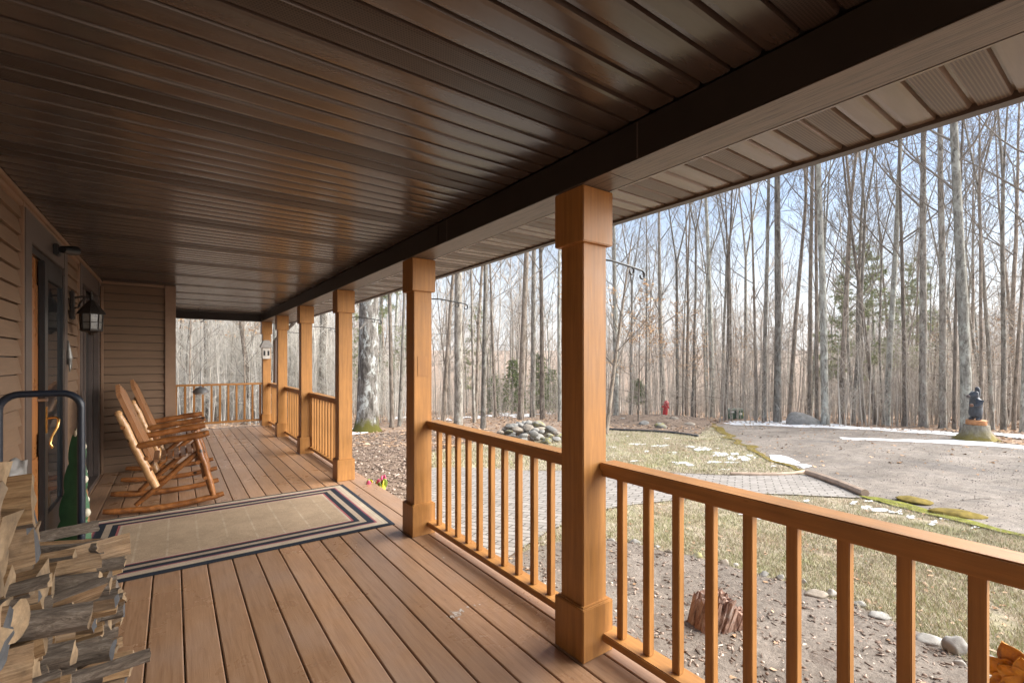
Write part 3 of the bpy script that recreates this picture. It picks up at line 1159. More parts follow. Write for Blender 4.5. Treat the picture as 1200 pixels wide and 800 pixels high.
def make_chair(label):
    t = empty('rocking_chair', (0, 0, 0), label, 'rocking chair', 'log rocking chairs')
    W = 0.33
    for sgn in (-1, 1):
        y = sgn * W
        # rocker: a shallow arc of log
        b = MB()
        pts = []
        for i in range(13):
            u = i / 12
            x = -0.50 + 0.91 * u
            pts.append((x, y, 0.030 + 0.20 * (x + 0.07) ** 2 + random.uniform(-.002, .002)))
        b.tube(pts, [0.022] + [random.uniform(0.027, 0.031) for _ in range(11)] + [0.024], 12)
        b.build('rocker', M['log'], t, 'auto')
        b = MB()
        knobby(b, (0.325, y, 0.075), (0.185, y, 0.63), 0.031, 0.030)
        b.build('front_leg', M['log'], t, 'auto')
        b = MB()
        knobby(b, (-0.128, y, 0.225), (-0.385, y, 0.90), 0.036, 0.030)
        b.tube([(-0.385, y, 0.895), (-0.395, y, 0.925), (-0.40, y, 0.945)], [0.022, 0.03, 0.016], 10)
        b.build('back_post', M['pale_log'], t, 'auto')
        b = MB()
        knobby(b, (-0.29, y * 1.0, 0.612), (0.29, y * 1.04, 0.69), 0.030, 0.034, 9)
        b.build('armrest', M['log'], t, 'auto')
        b = MB()
        knobby(b, (-0.275, y * 0.9, 0.075), (0.205, y * 0.9, 0.515), 0.025, 0.026)
        b.build('brace', M['log'], t, 'auto')
    b = MB()
    for (x, z, r_) in ((0.20, 0.42, 0.024), (0.255, 0.26, 0.022), (-0.17, 0.40, 0.024), (-0.36, 0.80, 0.022), (-0.2, 0.5, 0.02)):
        knobby(b, (x, -W - 0.03, z), (x, W + 0.03, z), r_, r_)
    b.build('stretcher', M['log'], t, 'auto')
    b = MB()
    for i in range(9):
        u = i / 8
        x = -0.18 + 0.42 * u
        z = 0.452 + 0.085 * u - (0.05 * max(0, (u - 0.8)) / 0.2) - 0.035 * math.sin(PI * u)
        b.box(x - 0.02, x + 0.02, -W + 0.035, W - 0.035, z, z + 0.018, 0, 0.004)
    b.build('seat', M['slat'], t)
    b = MB()
    a0, a1 = Vector((-0.165, 0, 0.46)), Vector((-0.425, 0, 1.165))
    ax = (a1 - a0).normalized()
    nx = Vector((ax.z, 0, -ax.x))
    n = 7
    for i in range(n):
        yc = (i - (n - 1) / 2) * 0.083
        top = 1.0 - 0.03 * abs(i - 3)
        ln = (a1 - a0).length * top
        hw = 0.034
        th = 0.017
        prof = [(-hw, 0), (hw, 0), (hw, ln - 0.05), (hw * 0.55, ln), (-hw * 0.55, ln), (-hw, ln - 0.05)]
        vs = []
        for s_ in (-th, th):
            for (yy, l_) in prof:
                bow = 0.03 * math.sin(PI * l_ / ln)
                vs.append(tuple(a0 + ax * l_ + Vector((0, yc + yy, 0)) + nx * (s_ - 0.0)))
        k = len(prof)
        fs = [tuple(range(k)), tuple(range(k, 2 * k))[::-1]] + [(j, (j + 1) % k, (j + 1) % k + k, j + k) for j in range(k)]
        b.add(vs, fs)
    b.build('backrest', M['back_slat'], t)
    return t


ch = make_chair('nearer log rocking chair, its rocker just behind the edge of the rug')
ch.location = (0.0, 5.78, 0.0)
c2 = dup(ch, (0.03, 7.12, 0.0), None, 'farther log rocking chair beside the siding wall, behind the other chair')

# ------------------------------------------------------------------ things on wall and posts
lan = empty('wall_lantern', (XW + 0.016, 5.56, 1.88), 'dark bronze carriage lantern on the wall right of the door', 'lantern')
b = MB()
b.box(0.0, 0.024, -0.055, 0.055, -0.13, 0.12, 0, 0.008)
b.build('back_plate', M['bronze'], lan)
b = MB()
b.tube([(0.02, 0, 0.06), (0.07, 0, 0.075), (0.13, 0, 0.07), (0.135, 0, 0.05)], 0.010, 8)
b.tube([(0.02, 0, -0.03), (0.05, 0, -0.02), (0.06, 0, 0.02), (0.09, 0, 0.06)], 0.008, 8)
b.tube([(0.135, 0, 0.05), (0.135, 0, 0.10), (0.135, 0, 0.13)], [0.018, 0.01, 0.004], 8)
b.build('arm', M['bronze'], lan, 'auto')
b = MB()
b.lathe([(0.015, 0.05), (0.03, 0.035), (0.055, 0.0), (0.095, -0.06), (0.1, -0.075), (0.085, -0.078)], (0.135, 0, 0), 8)
b.build('hood', M['bronze'], lan)
b = MB()
b.lathe([(0.074, -0.078), (0.068, -0.21)], (0.135, 0, 0), 8)
b.build('glass', M['lamp_glass'], lan)
b = MB()
for k in range(8):
    a = 2 * PI * k / 8
    b.tube([(0.135 + 0.078 * math.cos(a), 0.078 * math.sin(a), -0.075), (0.135 + 0.072 * math.cos(a), 0.072 * math.sin(a), -0.21)], 0.005, 4)
b.lathe([(0.078, -0.145), (0.077, -0.152)], (0.135, 0, 0), 8)
b.lathe([(0.08, -0.208), (0.078, -0.225), (0.03, -0.24), (0.012, -0.262)], (0.135, 0, 0), 8)
b.build('cage', M['bronze'], lan)

sp = empty('security_light', (XW + 0.028, 4.78, 2.21), 'small black adjustable light fixed above the front door', 'light')
b = MB()
b.box(0.0, 0.03, -0.05, 0.05, -0.04, 0.04, 0, 0.006)
b.tube([(0.02, 0, 0), (0.06, 0, 0.01)], 0.014, 8)
b.build('mount', M['iron'], sp)
b = MB()
b.tube([(0.05, -0.05, 0.0), (0.08, 0.02, 0.01), (0.11, 0.07, 0.02)], [0.025, 0.034, 0.036], 12)
b.build('lamp_head', M['iron'], sp, 'auto')
b = MB()
b.tube([(0.1105, 0.0712, 0.0202), (0.113, 0.0755, 0.021)], 0.031, 12)
b.build('lens', M['lamp_glass'], sp)


def scroll(c, r, a0, turns, steps=14, x_dir=1):
    out = []
    for i in range(steps + 1):
        u = i / steps
        a = a0 + turns * 2 * PI * u
        rr = r * (1 - 0.55 * u)
        out.append((c[0] + rr * math.cos(a) * x_dir, c[1], c[2] + rr * math.sin(a)))
    return out


hb_labels = ['black scrolled plant hook on the nearest post', 'black scrolled plant hook on the post with the patch', 'black plant hook on the post past the rug gap',
             'black plant hook on the fourth post back', 'black plant hook on the next to last post']
hk = empty('plant_hook', (0, 0, 0), '', 'hook', 'iron plant hooks on the posts')
b = MB()
b.tube([(0, 0, 0.0), (0.12, 0, 0.004), (0.30, 0, -0.012), (0.36, 0, -0.02)], 0.0055, 7)
b.tube(scroll((0.36, 0, -0.047), 0.027, PI / 2, -0.75), 0.0055, 7)
b.tube(scroll((0.275, 0, -0.034), 0.024, PI / 2, -0.75), 0.005, 7)
b.build('arm', M['iron'], hk, 'auto')
b = MB()
b.box(0.0, 0.005, -0.015, 0.015, -0.09, 0.06, 0, 0.002)
b.build('plate', M['iron'], hk)
for i in range(5):
    o = hk if i == 0 else dup(hk, (0, 0, 0))
    o.location = (PX + 0.0785, YP[i], 1.905)
    o['label'] = hb_labels[i]

bh = empty('bird_house', (PX - 0.03, YP[5] - h - 0.001, 1.42), 'small pale weathered bird house fixed to the farthest post', 'bird house')
b = MB()
b.box(-0.075, 0.075, -0.14, -0.002, 0.0, 0.24, 0, 0.004)
b.build('box', simple('weathered_white_wood', (0.52, 0.48, 0.43), 0.8, 0, 0.2, 12), bh)
b = MB()
b.prism([(-0.11, 0.241), (0.11, 0.241), (0.11, 0.262), (0.055, 0.39), (-0.055, 0.39), (-0.11, 0.262)], 1, -0.17, -0.002)
b.build('roof', simple('grey_bird_house_roof', (0.33, 0.31, 0.29), 0.8, 0, 0.2, 12), bh)
b = MB()
b.box(-0.055, -0.02, -0.1435, -0.1405, 0.07, 0.17)
b.box(0.02, 0.055, -0.1435, -0.1405, 0.07, 0.17)
b.build('entrance', M['black_frame'], bh)

fdX, fdY = 0.43, 10.75
bf = empty('bird_feeder', (fdX, fdY, 0.74), 'grey domed feeder hanging on a wire near the far end railing', 'bird feeder')
b = MB()
b.lathe([(0.012, 0.17), (0.02, 0.14), (0.07, 0.125), (0.115, 0.085), (0.132, 0.04), (0.128, 0.034)], (0, 0, 0), 20)
b.build('dome', simple('grey_metal', (0.14, 0.135, 0.13), 0.45, 0.3, 0.15, 20), bf, 'auto')
b = MB()
b.lathe([(0.105, 0.035), (0.112, 0.01), (0.10, 0.0), (0.02, -0.004)], (0, 0, 0), 20)
b.build('tray', simple('dusty_tray', (0.30, 0.26, 0.22), 0.7, 0, 0.2, 20), bf, 'auto')
b = MB()
b.tube([(0, 0, 0.165), (0, 0, 1.35), (0.0, 0, 1.40)], 0.0022, 5)
b.tube([(0, 0, 1.38), (0.04, 0, 1.40), (0.06, 0, 1.45), (0.02, 0, 1.51), (-0.03, 0, 1.56), (-0.03, 0, 1.628)], 0.009, 6)
b.build('hanger', M['iron'], bf)

# ------------------------------------------------------------------ firewood rack and wood
RYE = 3.2
rack = empty('firewood_rack', (-0.5, RYE, 0), 'black tubular hoop of the firewood rack beside the door', 'rack')
b = MB()
xl, xr, zt, cr = -0.665, -0.375, 1.235, 0.075


def hoop(y):
    pts = [(xl, y, 0.03), (xl, y, zt - cr)]
    for k in range(1, 7):
        a = PI - (PI / 2) * k / 6
        pts.append((xl + cr + cr * math.cos(a), y, zt - cr + cr * math.sin(a)))
    for k in range(0, 7):
        a = PI / 2 - (PI / 2) * k / 6
        pts.append((xr - cr + cr * math.cos(a), y, zt - cr + cr * math.sin(a)))
    pts.append((xr, y, 0.03))
    return [(p[0] + 0.5, p[1] - RYE, p[2]) for p in pts]


b.tube(hoop(RYE), 0.0165, 14)
b.build('end_hoop', M['rack_tube'], rack, 'auto')
b = MB()
for x in (xl, xr):
    b.tube([(x + 0.5, 0, 0.09), (x + 0.5, -2.5, 0.09)], 0.0165, 10)
b.build('base_rail', M['rack_tube'], rack, 'auto')


def firewood_mats():
    out = []
    # split face
    m, nt, bs = new_mat('split_wood_face')
    g = tex_noise(nt, coords(nt, (1.5, 42, 42), rnd=True), 2.4, 8, 0.75, 0.5)
    tan = ramp(nt, g, [(0.28, (0.14, 0.07, 0.032)), (0.5, (0.38, 0.225, 0.11)), (0.75, (0.60, 0.40, 0.22))])
    gre = ramp(nt, g, [(0.28, (0.13, 0.10, 0.078)), (0.5, (0.31, 0.25, 0.195)), (0.75, (0.48, 0.41, 0.34))])
    w1 = tex_noise(nt, coords(nt, rnd=True), 5.0, 5, 0.7)
    dirt = tex_noise(nt, coords(nt, (1, 1.6, 1.6), rnd=True), 7.0, 7, 0.75, 0.5)
    fac = math_n(nt, 'ADD', math_n(nt, 'MULTIPLY', objrand(nt), 0.75), math_n(nt, 'SUBTRACT', w1, 0.85))
    c = mixc(nt, fac, tan, gre)
    c = mixc(nt, 1.0, c, ramp(nt, dirt, [(0.3, 0.38), (0.5, 0.8), (0.72, 1.05)]), 'MULTIPLY')
    c = mixc(nt, 1.0, c, ramp(nt, objrand(nt), [(0, 0.62), (0.6, 1.0), (1, 0.8)]), 'MULTIPLY')
    L(nt, c, bs.inputs['Base Color'])
    bs.inputs['Roughness'].default_value = 0.85
    bs.inputs['Specular IOR Level'].default_value = 0.2
    bump(nt, bs, g, 0.8, 0.012)
    out.append(m)
    m, nt, bs = new_mat('firewood_bark')
    g = tex_noise(nt, coords(nt, (3, 12, 12), rnd=True), 4.0, 8, 0.75, 1.0)
    c = ramp(nt, g, [(0.3, (0.05, 0.036, 0.026)), (0.5, (0.15, 0.112, 0.082)), (0.62, (0.24, 0.19, 0.148)), (0.75, (0.40, 0.36, 0.32))])
    L(nt, c, bs.inputs['Base Color'])
    bs.inputs['Roughness'].default_value = 0.95
    bump(nt, bs, g, 1.0, 0.02)
    out.append(m)
    m, nt, bs = new_mat('firewood_end_grain')
    v = coords(nt, (1, 1, 1), rnd=True)
    g = tex_noise(nt, v, 40.0, 5, 0.7)
    g2 = tex_noise(nt, v, 6.0, 4, 0.6)
    a1 = ramp(nt, g2, [(0.3, (0.13, 0.092, 0.06)), (0.5, (0.32, 0.215, 0.12)), (0.7, (0.47, 0.34, 0.205))])
    a2 = ramp(nt, g2, [(0.3, (0.06, 0.06, 0.064)), (0.7, (0.15, 0.15, 0.155))])
    c = mixc(nt, ramp(nt, objrand(nt), [(0.80, 0.0), (0.83, 1.0)]), a1, a2)
    c = mixc(nt, 1.0, c, ramp(nt, g, [(0.25, 0.5), (0.75, 1.1)]), 'MULTIPLY')
    c = mixc(nt, 1.0, c, ramp(nt, objrand(nt), [(0, 0.55), (0.6, 1.0), (1, 0.8)]), 'MULTIPLY')
    L(nt, c, bs.inputs['Base Color'])
    bs.inputs['Roughness'].default_value = 0.9
    bump(nt, bs, g, 0.5, 0.006)
    out.append(m)
    return out


FW = firewood_mats()


def split_log(length, rad, kind):
    """a split length of firewood along X, centred"""
    mb = MB()
    if kind == 0:      # quarter
        a0, a1 = 0.0, random.uniform(1.2, 2.0)
        arc = 6
    elif kind == 1:    # half
        a0, a1 = 0.0, PI
        arc = 8
    else:              # round
        a0, a1 = 0, 2 * PI
        arc = 12
    prof, bark = [], []
    if kind < 2:
        prof.append((random.uniform(-0.01, 0.01), random.uniform(-0.01, 0.01)))
        bark.append(False)
    for k in range(arc + (0 if kind == 2 else 1)):
        a = a0 + (a1 - a0) * k / arc
        r_ = rad * random.uniform(0.9, 1.08)
        prof.append((r_ * math.cos(a), r_ * math.sin(a)))
        bark.append(True if k < arc else False)
    cy = sum(p[0] for p in prof) / len(prof)
    cz = sum(p[1] for p in prof) / len(prof)
    prof = [(p[0] - cy, p[1] - cz) for p in prof]
    n = len(prof)
    seg = 9
    vs = []
    tw = random.uniform(-0.2, 0.2)
    for i in range(seg + 1):
        u = i / seg
        x = (u - 0.5) * length
        sc = 1 + 0.05 * math.sin(u * 4 + rad * 50)
        ca, sa = math.cos(tw * u), math.sin(tw * u)
        for j, (y, z) in enumerate(prof):
            jx = (random.uniform(-0.004, 0.004) if i in (0, seg) else 0)
            jr = 0.0015
            vs.append((x + jx, (y * ca - z * sa) * sc + random.uniform(-jr, jr), (y * sa + z * ca) * sc + random.uniform(-jr, jr)))
    for i in range(seg):
        for j in range(n):
            j2 = (j + 1) % n
            mb.add([], [])
            mb.f.append((i * n + j, i * n + j2, (i + 1) * n + j2, (i + 1) * n + j))
            mb.m.append(1 if bark[j] else 0)
    # ends as fans with a slightly proud middle
    for (base, sgn) in ((0, -1), (seg * n, 1)):
        cidx = len(vs)
        vs.append((sgn * length * 0.5 + sgn * random.uniform(-0.006, 0.01), 0, 0))
        for j in range(n):
            j2 = (j + 1) % n
            mb.f.append((base + j, base + j2, cidx) if sgn > 0 else (base + j2, base + j, cidx))
            mb.m.append(2)
    mb.v = vs
    return mb


def pile_h(y):
    return 1.15 - 0.16 * sstep(1.6, 1.85, y) - 0.46 * sstep(1.85, 2.35, y) + 0.03 * math.sin(y * 9)


rs = random.getstate()
random.seed(21)
protos = []
for k in (0, 0, 0, 0, 1, 1, 0, 2, 0, 0, 0, 1, 0, 0, 0, 1, 2, 0, 0, 0):
    lg = split_log(random.uniform(0.36, 0.44), random.uniform(0.075, 0.12) * (1.0 if k == 0 else 0.68), k)
    protos.append(lg.mesh('firewood_log', FW, 'auto'))
kprotos = [split_log(random.uniform(0.3, 0.46), random.uniform(0.024, 0.052), k).mesh('firewood_log', FW, 'auto') for k in (0, 1, 2, 2, 0, 1, 0, 0, 1, 2)]
fw_group = 'split firewood in the rack'


def put_log(me, loc, rx, rz, ry, label):
    o = bpy.data.objects.new('firewood_log', me)
    COL.objects.link(o)
    o.location = loc
    o.rotation_euler = (rx, ry, rz)
    return tag(o, label, 'firewood', fw_group)


def roll():
    # mostly a split face towards the open side, sometimes bark
    return R(-30) - 0.8 + random.gauss(0, 0.6) if random.random() < 0.6 else random.uniform(0, 6.28)


y = 1.16
while y < 2.25:
    z = 0.15 + random.uniform(0, 0.05)
    top = pile_h(y)
    while z < top:
        k = random.randrange(len(protos))
        xo = -0.535 + random.uniform(-0.05, 0.035)
        lab = 'split firewood log lying on the top of the stacked pile' if z + 0.13 >= top else 'split firewood log wedged inside the stacked pile in the rack'
        put_log(protos[k], (xo, y + random.uniform(-0.025, 0.025), z), roll(), random.gauss(0, 0.16), random.gauss(0, 0.07), lab)
        z += random.uniform(0.07, 0.10)
    y += random.uniform(0.095, 0.12)
# thinner sticks sliding out at the far end of the pile
y = 1.75
while y < 3.14:
    top = 0.60 - 0.05 * math.sin(y * 7) if y > 2.1 else pile_h(y) - 0.2
    z = 0.10
    while z < top:
        if random.random() < 0.9:
            k = random.randrange(len(kprotos))
            xk = -0.52 + 0.075 * sstep(1.9, 2.5, y) - 0.09 * sstep(2.6, 3.1, y) + random.uniform(-0.05, 0.085) + (0.05 if random.random() < 0.15 else 0)
            put_log(kprotos[k], (xk, y + random.uniform(-0.02, 0.02), z), roll(), random.gauss(0, 0.2), random.gauss(0, 0.09), 'thin stick of kindling poking out of the firewood pile')
        z += random.uniform(0.038, 0.058)
    y += random.uniform(0.05, 0.07)
# the one long grey stick that pokes out lowest
lm = split_log(0.55, 0.022, 2).mesh('firewood_log', FW, 'auto')
put_log(lm, (-0.34, 2.05, 0.37), 0.4, 0.12, 0.02, 'long grey stick poking farthest out over the deck from the pile')
random.setstate(rs)

# crumpled plastic sheet on the wood
bm = bmesh.new()
bmesh.ops.create_grid(bm, x_segments=22, y_segments=22, size=0.5)
for v in bm.verts:
    x, yv = v.co.x, v.co.y
    q = Vector((x * 4, yv * 4, 2.0))
    v.co = Vector((x * 0.12 + 0.010 * noise.noise(q), yv * 0.05 + 0.035 * noise.noise(q * 1.1) + 0.008 * noise.noise(q * 3), yv * 0.22 + 0.012 * noise.noise(q * 1.5)))
mb = MB()
mb.bm(bm)


def plastic():
    m, nt, bs = new_mat('cloudy_plastic_sheet')
    f = tex_noise(nt, coords(nt), 18, 5)
    L(nt, ramp(nt, f, [(0.3, (0.30, 0.28, 0.26)), (0.7, (0.48, 0.455, 0.43))]), bs.inputs['Base Color'])
    bs.inputs['Roughness'].default_value = 0.5
    bs.inputs['Transmission Weight'].default_value = 0.55
    bump(nt, bs, f, 0.6, 0.01)
    return m


pls = mb.build('plastic_sheet', plastic(), None, True)
pls.location = (-0.455, 2.22, 0.95)
pls.rotation_euler = (R(8), 0, R(10))
mo = pls.modifiers.new('thick', 'SOLIDIFY')
mo.thickness = 0.003
tag(pls, 'crumpled cloudy plastic sheet tucked behind the firewood', 'plastic sheet')


# ------------------------------------------------------------------ painted wooden cut-out trees by the wall
def cutout_tree(hh, ww, th, mats, name, label):
    t = empty(name, (0, 0, 0), label, 'decoration')
    tiers = 4
    right = [(0.035 * ww / 0.2, 0.0), (0.045 * ww / 0.2, 0.02)]
    for i in range(tiers):
        z0 = 0.05 + (hh - 0.1) * i / tiers
        z1 = 0.05 + (hh - 0.1) * (i + 1) / tiers
        wo = ww * (1 - 0.8 * i / tiers) * 0.5
        wi = ww * (1 - 0.8 * (i + 1) / tiers) * 0.5 * 0.62
        for k in range(6):
            u = k / 5
            bulge = math.sin(u * PI * 0.55 + 0.35)
            right.append((wi + (wo - wi) * (1 - u) ** 0.8 * bulge + 0.006, z0 + (z1 - z0) * u))
    right.append((0.014, hh - 0.03))
    prof = right + [(0.004, hh)] + [(-0.004, hh)] + [(-x, z) for (x, z) in reversed(right)]
    b_ = MB()
    b_.prism(prof, 1, 0, th)
    b_.build('panel', mats[0], t)
    # pale snow daubs on the tips
    for (x, z, r_) in ((0.0, hh - 0.03, 0.026), (ww * 0.16, hh * 0.86, 0.016), (ww * 0.24, hh * 0.60, 0.018), (-ww * 0.2, hh * 0.62, 0.016), (ww * 0.34, hh * 0.34, 0.02), (-ww * 0.3, hh * 0.36, 0.018)):
        bmx = bmesh.new()
        bmesh.ops.create_icosphere(bmx, subdivisions=2, radius=r_)
        for v in bmx.verts:
            v.co = Vector((v.co.x + x, v.co.y * 0.5 * th / 0.02 + th * 0.5, v.co.z * 1.6 + z))
        b_ = MB()
        b_.bm(bmx)
        b_.build('snow_daub', mats[1], t, True)
    return t


gt = cutout_tree(0.90, 0.30, 0.045, [simple('green_painted_board', (0.035, 0.11, 0.04), 0.55, 0, 0.3, 10), simple('cream_paint', (0.6, 0.55, 0.42), 0.6)], 'wooden_tree_decoration', 'dark green painted wooden tree cut-out standing behind the firewood rack')
gt.location = (-0.60, 4.55, 0.002)
gt.rotation_euler = (R(-3), 0, R(-42))
gt2 = cutout_tree(0.84, 0.17, 0.045, [simple('tan_painted_board', (0.26, 0.14, 0.06), 0.55, 0, 0.3, 10), simple('cream_paint_two', (0.66, 0.6, 0.48), 0.6)], 'wooden_tree_decoration', 'tan wooden tree cut-out half hidden behind the green one')
gt2.location = (-0.625, 5.0, 0.002)
gt2.rotation_euler = (R(-3), 0, R(-20))
# small grey key-shaped ornament on the casing
orn = empty('hanging_ornament', (XW + 0.03, DY1 - 0.05, 1.36), 'small grey metal ornament hanging on the door casing', 'ornament')
b = MB()
b.tube([(0.012, 0, 0.0), (0.014, 0.01, 0.06), (0.012, 0.0, 0.14), (0.006, 0, 0.20)], [0.012, 0.02, 0.010, 0.004], 8)
b.tube([(0.014, 0.0, 0.05), (0.02, 0.03, 0.01), (0.02, 0.05, -0.03)], [0.012, 0.009, 0.003], 6)
b.tube([(0.014, 0.0, 0.05), (0.02, -0.02, -0.02), (0.02, -0.02, -0.06)], [0.012, 0.008, 0.003], 6)
b.build('figure', simple('pewter', (0.3, 0.29, 0.27), 0.5, 0.5), orn, True)

# ================================================================== THE LAND
def axis_pts(lo, hi, fine_lo, fine_hi, fine, coarse):
    out = [lo]
    v = lo
    while v < hi:
        if fine_lo <= v <= fine_hi:
            s_ = fine
        else:
            dd = (fine_lo - v) if v < fine_lo else (v - fine_hi)
            s_ = min(coarse, fine + dd * 0.12)
        v += s_
        out.append(min(v, hi))
    return out


gx = axis_pts(-330, 420, 1, 22, 0.5, 14)
gy = axis_pts(-120, 420, -3, 22, 0.5, 14)
tv, tf = [], []
for y in gy:
    for x in gx:
        z = gz(x, y)
        if -4.5 < x < 1.8 and -3 < y < 14:
            z -= 0.25
        tv.append((x, y, z - 0.012))
nx_ = len(gx)
for j in range(len(gy) - 1):
    for i in range(nx_ - 1):
        a = j * nx_ + i
        tf.append((a, a + 1, a + 1 + nx_, a + nx_))
mb = MB()
mb.v, mb.f, mb.m = tv, tf, [0] * len(tf)
gr = mb.build('ground', M['forest_floor'], None, True, recalc=False)
tag(gr, kind='structure')


def dens(poly, step=0.25, amp=0.06, fr=1.3):
    """ragged outline"""
    out = []
    n = len(poly)
    for i in range(n):
        a, b_ = Vector(poly[i][:2]).to_3d(), Vector(poly[(i + 1) % n][:2]).to_3d()
        k = max(1, min(80, int((b_ - a).length / step)))
        for j in range(k):
            p = a.lerp(b_, j / k)
            q = Vector((p.x * fr, p.y * fr, 5.0))
            out.append((p.x + amp * noise.noise(q), p.y + amp * noise.noise(q + Vector((31, 7, 0)))))
    return out


def sheet(name, poly, mat, off, grid=0.5, amp=0.08, bumpz=None, kind='structure', label=None, step=0.25, build=True):
    pts = dens(poly, step, amp)
    bm = bmesh.new()
    vs = [bm.verts.new((p[0], p[1], 0)) for p in pts]
    f = bm.faces.new(vs)
    bmesh.ops.triangulate(bm, faces=[f])
    x0, x1 = min(p[0] for p in pts), max(p[0] for p in pts)
    y0, y1 = min(p[1] for p in pts), max(p[1] for p in pts)
    for axis, lo, hi in ((0, x0, x1), (1, y0, y1)):
        n = int((hi - lo) / grid)
        for k in range(1, n + 1):
            co = [0, 0, 0]
            co[axis] = lo + k * grid
            no = [0, 0, 0]
            no[axis] = 1
            bmesh.ops.bisect_plane(bm, geom=bm.verts[:] + bm.edges[:] + bm.faces[:], plane_co=co, plane_no=no)
    for v in bm.verts:
        v.co.z = gz(v.co.x, v.co.y) + off + (bumpz(v.co.x, v.co.y) if bumpz else 0)
    for f in bm.faces:
        if f.normal.z < 0:
            f.normal_flip()
    m = MB()
    m.bm(bm)
    if not build:
        return m
    o = m.build(name, mat, None, True, recalc=False)
    tag(o, label, None, None, kind)
    return o


def GP(lst):
    return [tuple(G(px, py)[:2]) for px, py in lst]


soil_bump = lambda x, y: 0.012 + 0.018 * noise.noise(Vector((x * 5, y * 5, 0))) + 0.012 * noise.noise(Vector((x * 13, y * 13, 0)))
border_px = [(600, 652), (640, 638), (690, 634), (715, 635), (745, 639), (783, 648), (816, 654), (850, 664), (885, 673), (915, 682), (950, 697), (1005, 710), (1030, 722), (1090, 750), (1130, 775), (1180, 803), (1260, 850)]
sheet('garden_bed', [(1.84, -2.5), (1.84, 3.15)] + GP(border_px) + [(3.6, -2.5)], M['soil'], 0.004, 0.14, 0.03, soil_bump)
sheet('mulch_bed', [(1.84, 5.5), (2.4, 5.45)] + GP([(505, 548), (505, 528), (560, 516), (520, 506), (480, 505), (410, 512)]) + [(1.84, 13)], M['mulch'], 0.004, 0.22, 0.06,
      lambda x, y: 0.012 + 0.02 * noise.noise(Vector((x * 4, y * 4, 2))))
lawn_up = GP([(505, 550), (560, 549), (715, 552), (860, 556), (946, 555), (905, 540), (868, 520), (832, 500), (815, 510), (760, 505), (715, 503), (665, 508), (600, 524), (560, 518), (505, 530)])
sheet('lawn', lawn_up, M['lawn'], 0.004, 0.4, 0.1)
lawn_lo = GP([(600, 652), (640, 625), (690, 602), (725, 594), (830, 583), (900, 580), (1012, 585), (1060, 592), (1110, 607), (1165, 622), (1200, 629), (1300, 652), (1600, 740), (1600, 900), (1260, 850)] + border_px[::-1][1:-1])
sheet('lawn', lawn_lo, M['lawn'], 0.004, 0.25, 0.06, lambda x, y: 0.006 * noise.noise(Vector((x * 6, y * 6, 0))))
walk = [(1.87, 3.15), (1.87, 5.5), (2.4, 5.45)] + GP([(505, 550), (560, 549), (620, 551), (715, 553), (860, 557), (946, 556), (1012, 584), (900, 579), (830, 582), (725, 593), (690, 601), (640, 624), (600, 650)])
sheet('paved_path', walk, M['paver'], 0.010, 0.4, 0.01)
drive = GP([(838, 497), (960, 499), (1100, 509), (1200, 521), (1300, 532), (1500, 552), (1900, 590), (1900, 800), (1500, 712), (1300, 650), (1200, 627), (1165, 620), (1110, 604), (1060, 590), (1012, 583), (946, 555), (905, 540), (870, 521), (845, 507)])
sheet('driveway', drive, M['gravel'], 0.012, 0.5, 0.12, lambda x, y: 0.012 * noise.noise(Vector((x * 2.2, y * 2.2, 0))))

# island bed: a low mulch mound with a dark edging
mound = GP([(700, 503), (760, 505), (816, 511), (835, 499), (815, 490), (760, 487), (705, 488)])
mcx = sum(p[0] for p in mound) / len(mound)
mcy = sum(p[1] for p in mound) / len(mound)


def mound_h(x, y):
    d = math.hypot((x - mcx) / 2.6, (y - mcy) / 3.4)
    return 0.01 + 0.26 * max(0.0, 1 - d * d) + 0.03 * noise.noise(Vector((x * 2, y * 2, 7)))


sheet('mulch_mound', mound, M['mulch'], 0.01, 0.3, 0.1, mound_h)
e = MB()
pts = [G(px, py) for px, py in ((698, 503.5), (716, 504), (740, 505), (762, 506), (790, 508), (818, 512))]
e.tube([(p.x, p.y, p.z + 0.03) for p in pts], 0.05, 6, squash=1.0)
tag(e.build('bed_edging', M['iron'], None, True), 'dark curved edging strip along the front of the mulch mound', 'edging')

# moss along the edge of the drive
mm = sheet('moss_strip', GP([(826, 494.5), (838, 497), (852, 507), (875, 520), (907, 538.5), (946, 553), (943, 554.5), (904, 541), (868, 522.5), (844, 508.5), (822, 497)]), M['moss'], 0.016, 0.3, 0.24,
           lambda x, y: 0.03 * abs(noise.noise(Vector((x * 3, y * 3, 0)))), kind='stuff', label='yellow moss creeping along the edge of the drive')
mm2 = sheet('moss_strip', GP([(1008, 583), (1030, 585), (1060, 590), (1110, 604), (1165, 620), (1200, 627), (1200, 630), (1160, 624), (1105, 610), (1050, 594)]), M['moss_green'], 0.016, 0.3, 0.16,
            lambda x, y: 0.02 * abs(noise.noise(Vector((x * 3, y * 3, 0)))), kind='stuff', label='green moss fringe between the lawn and the drive')

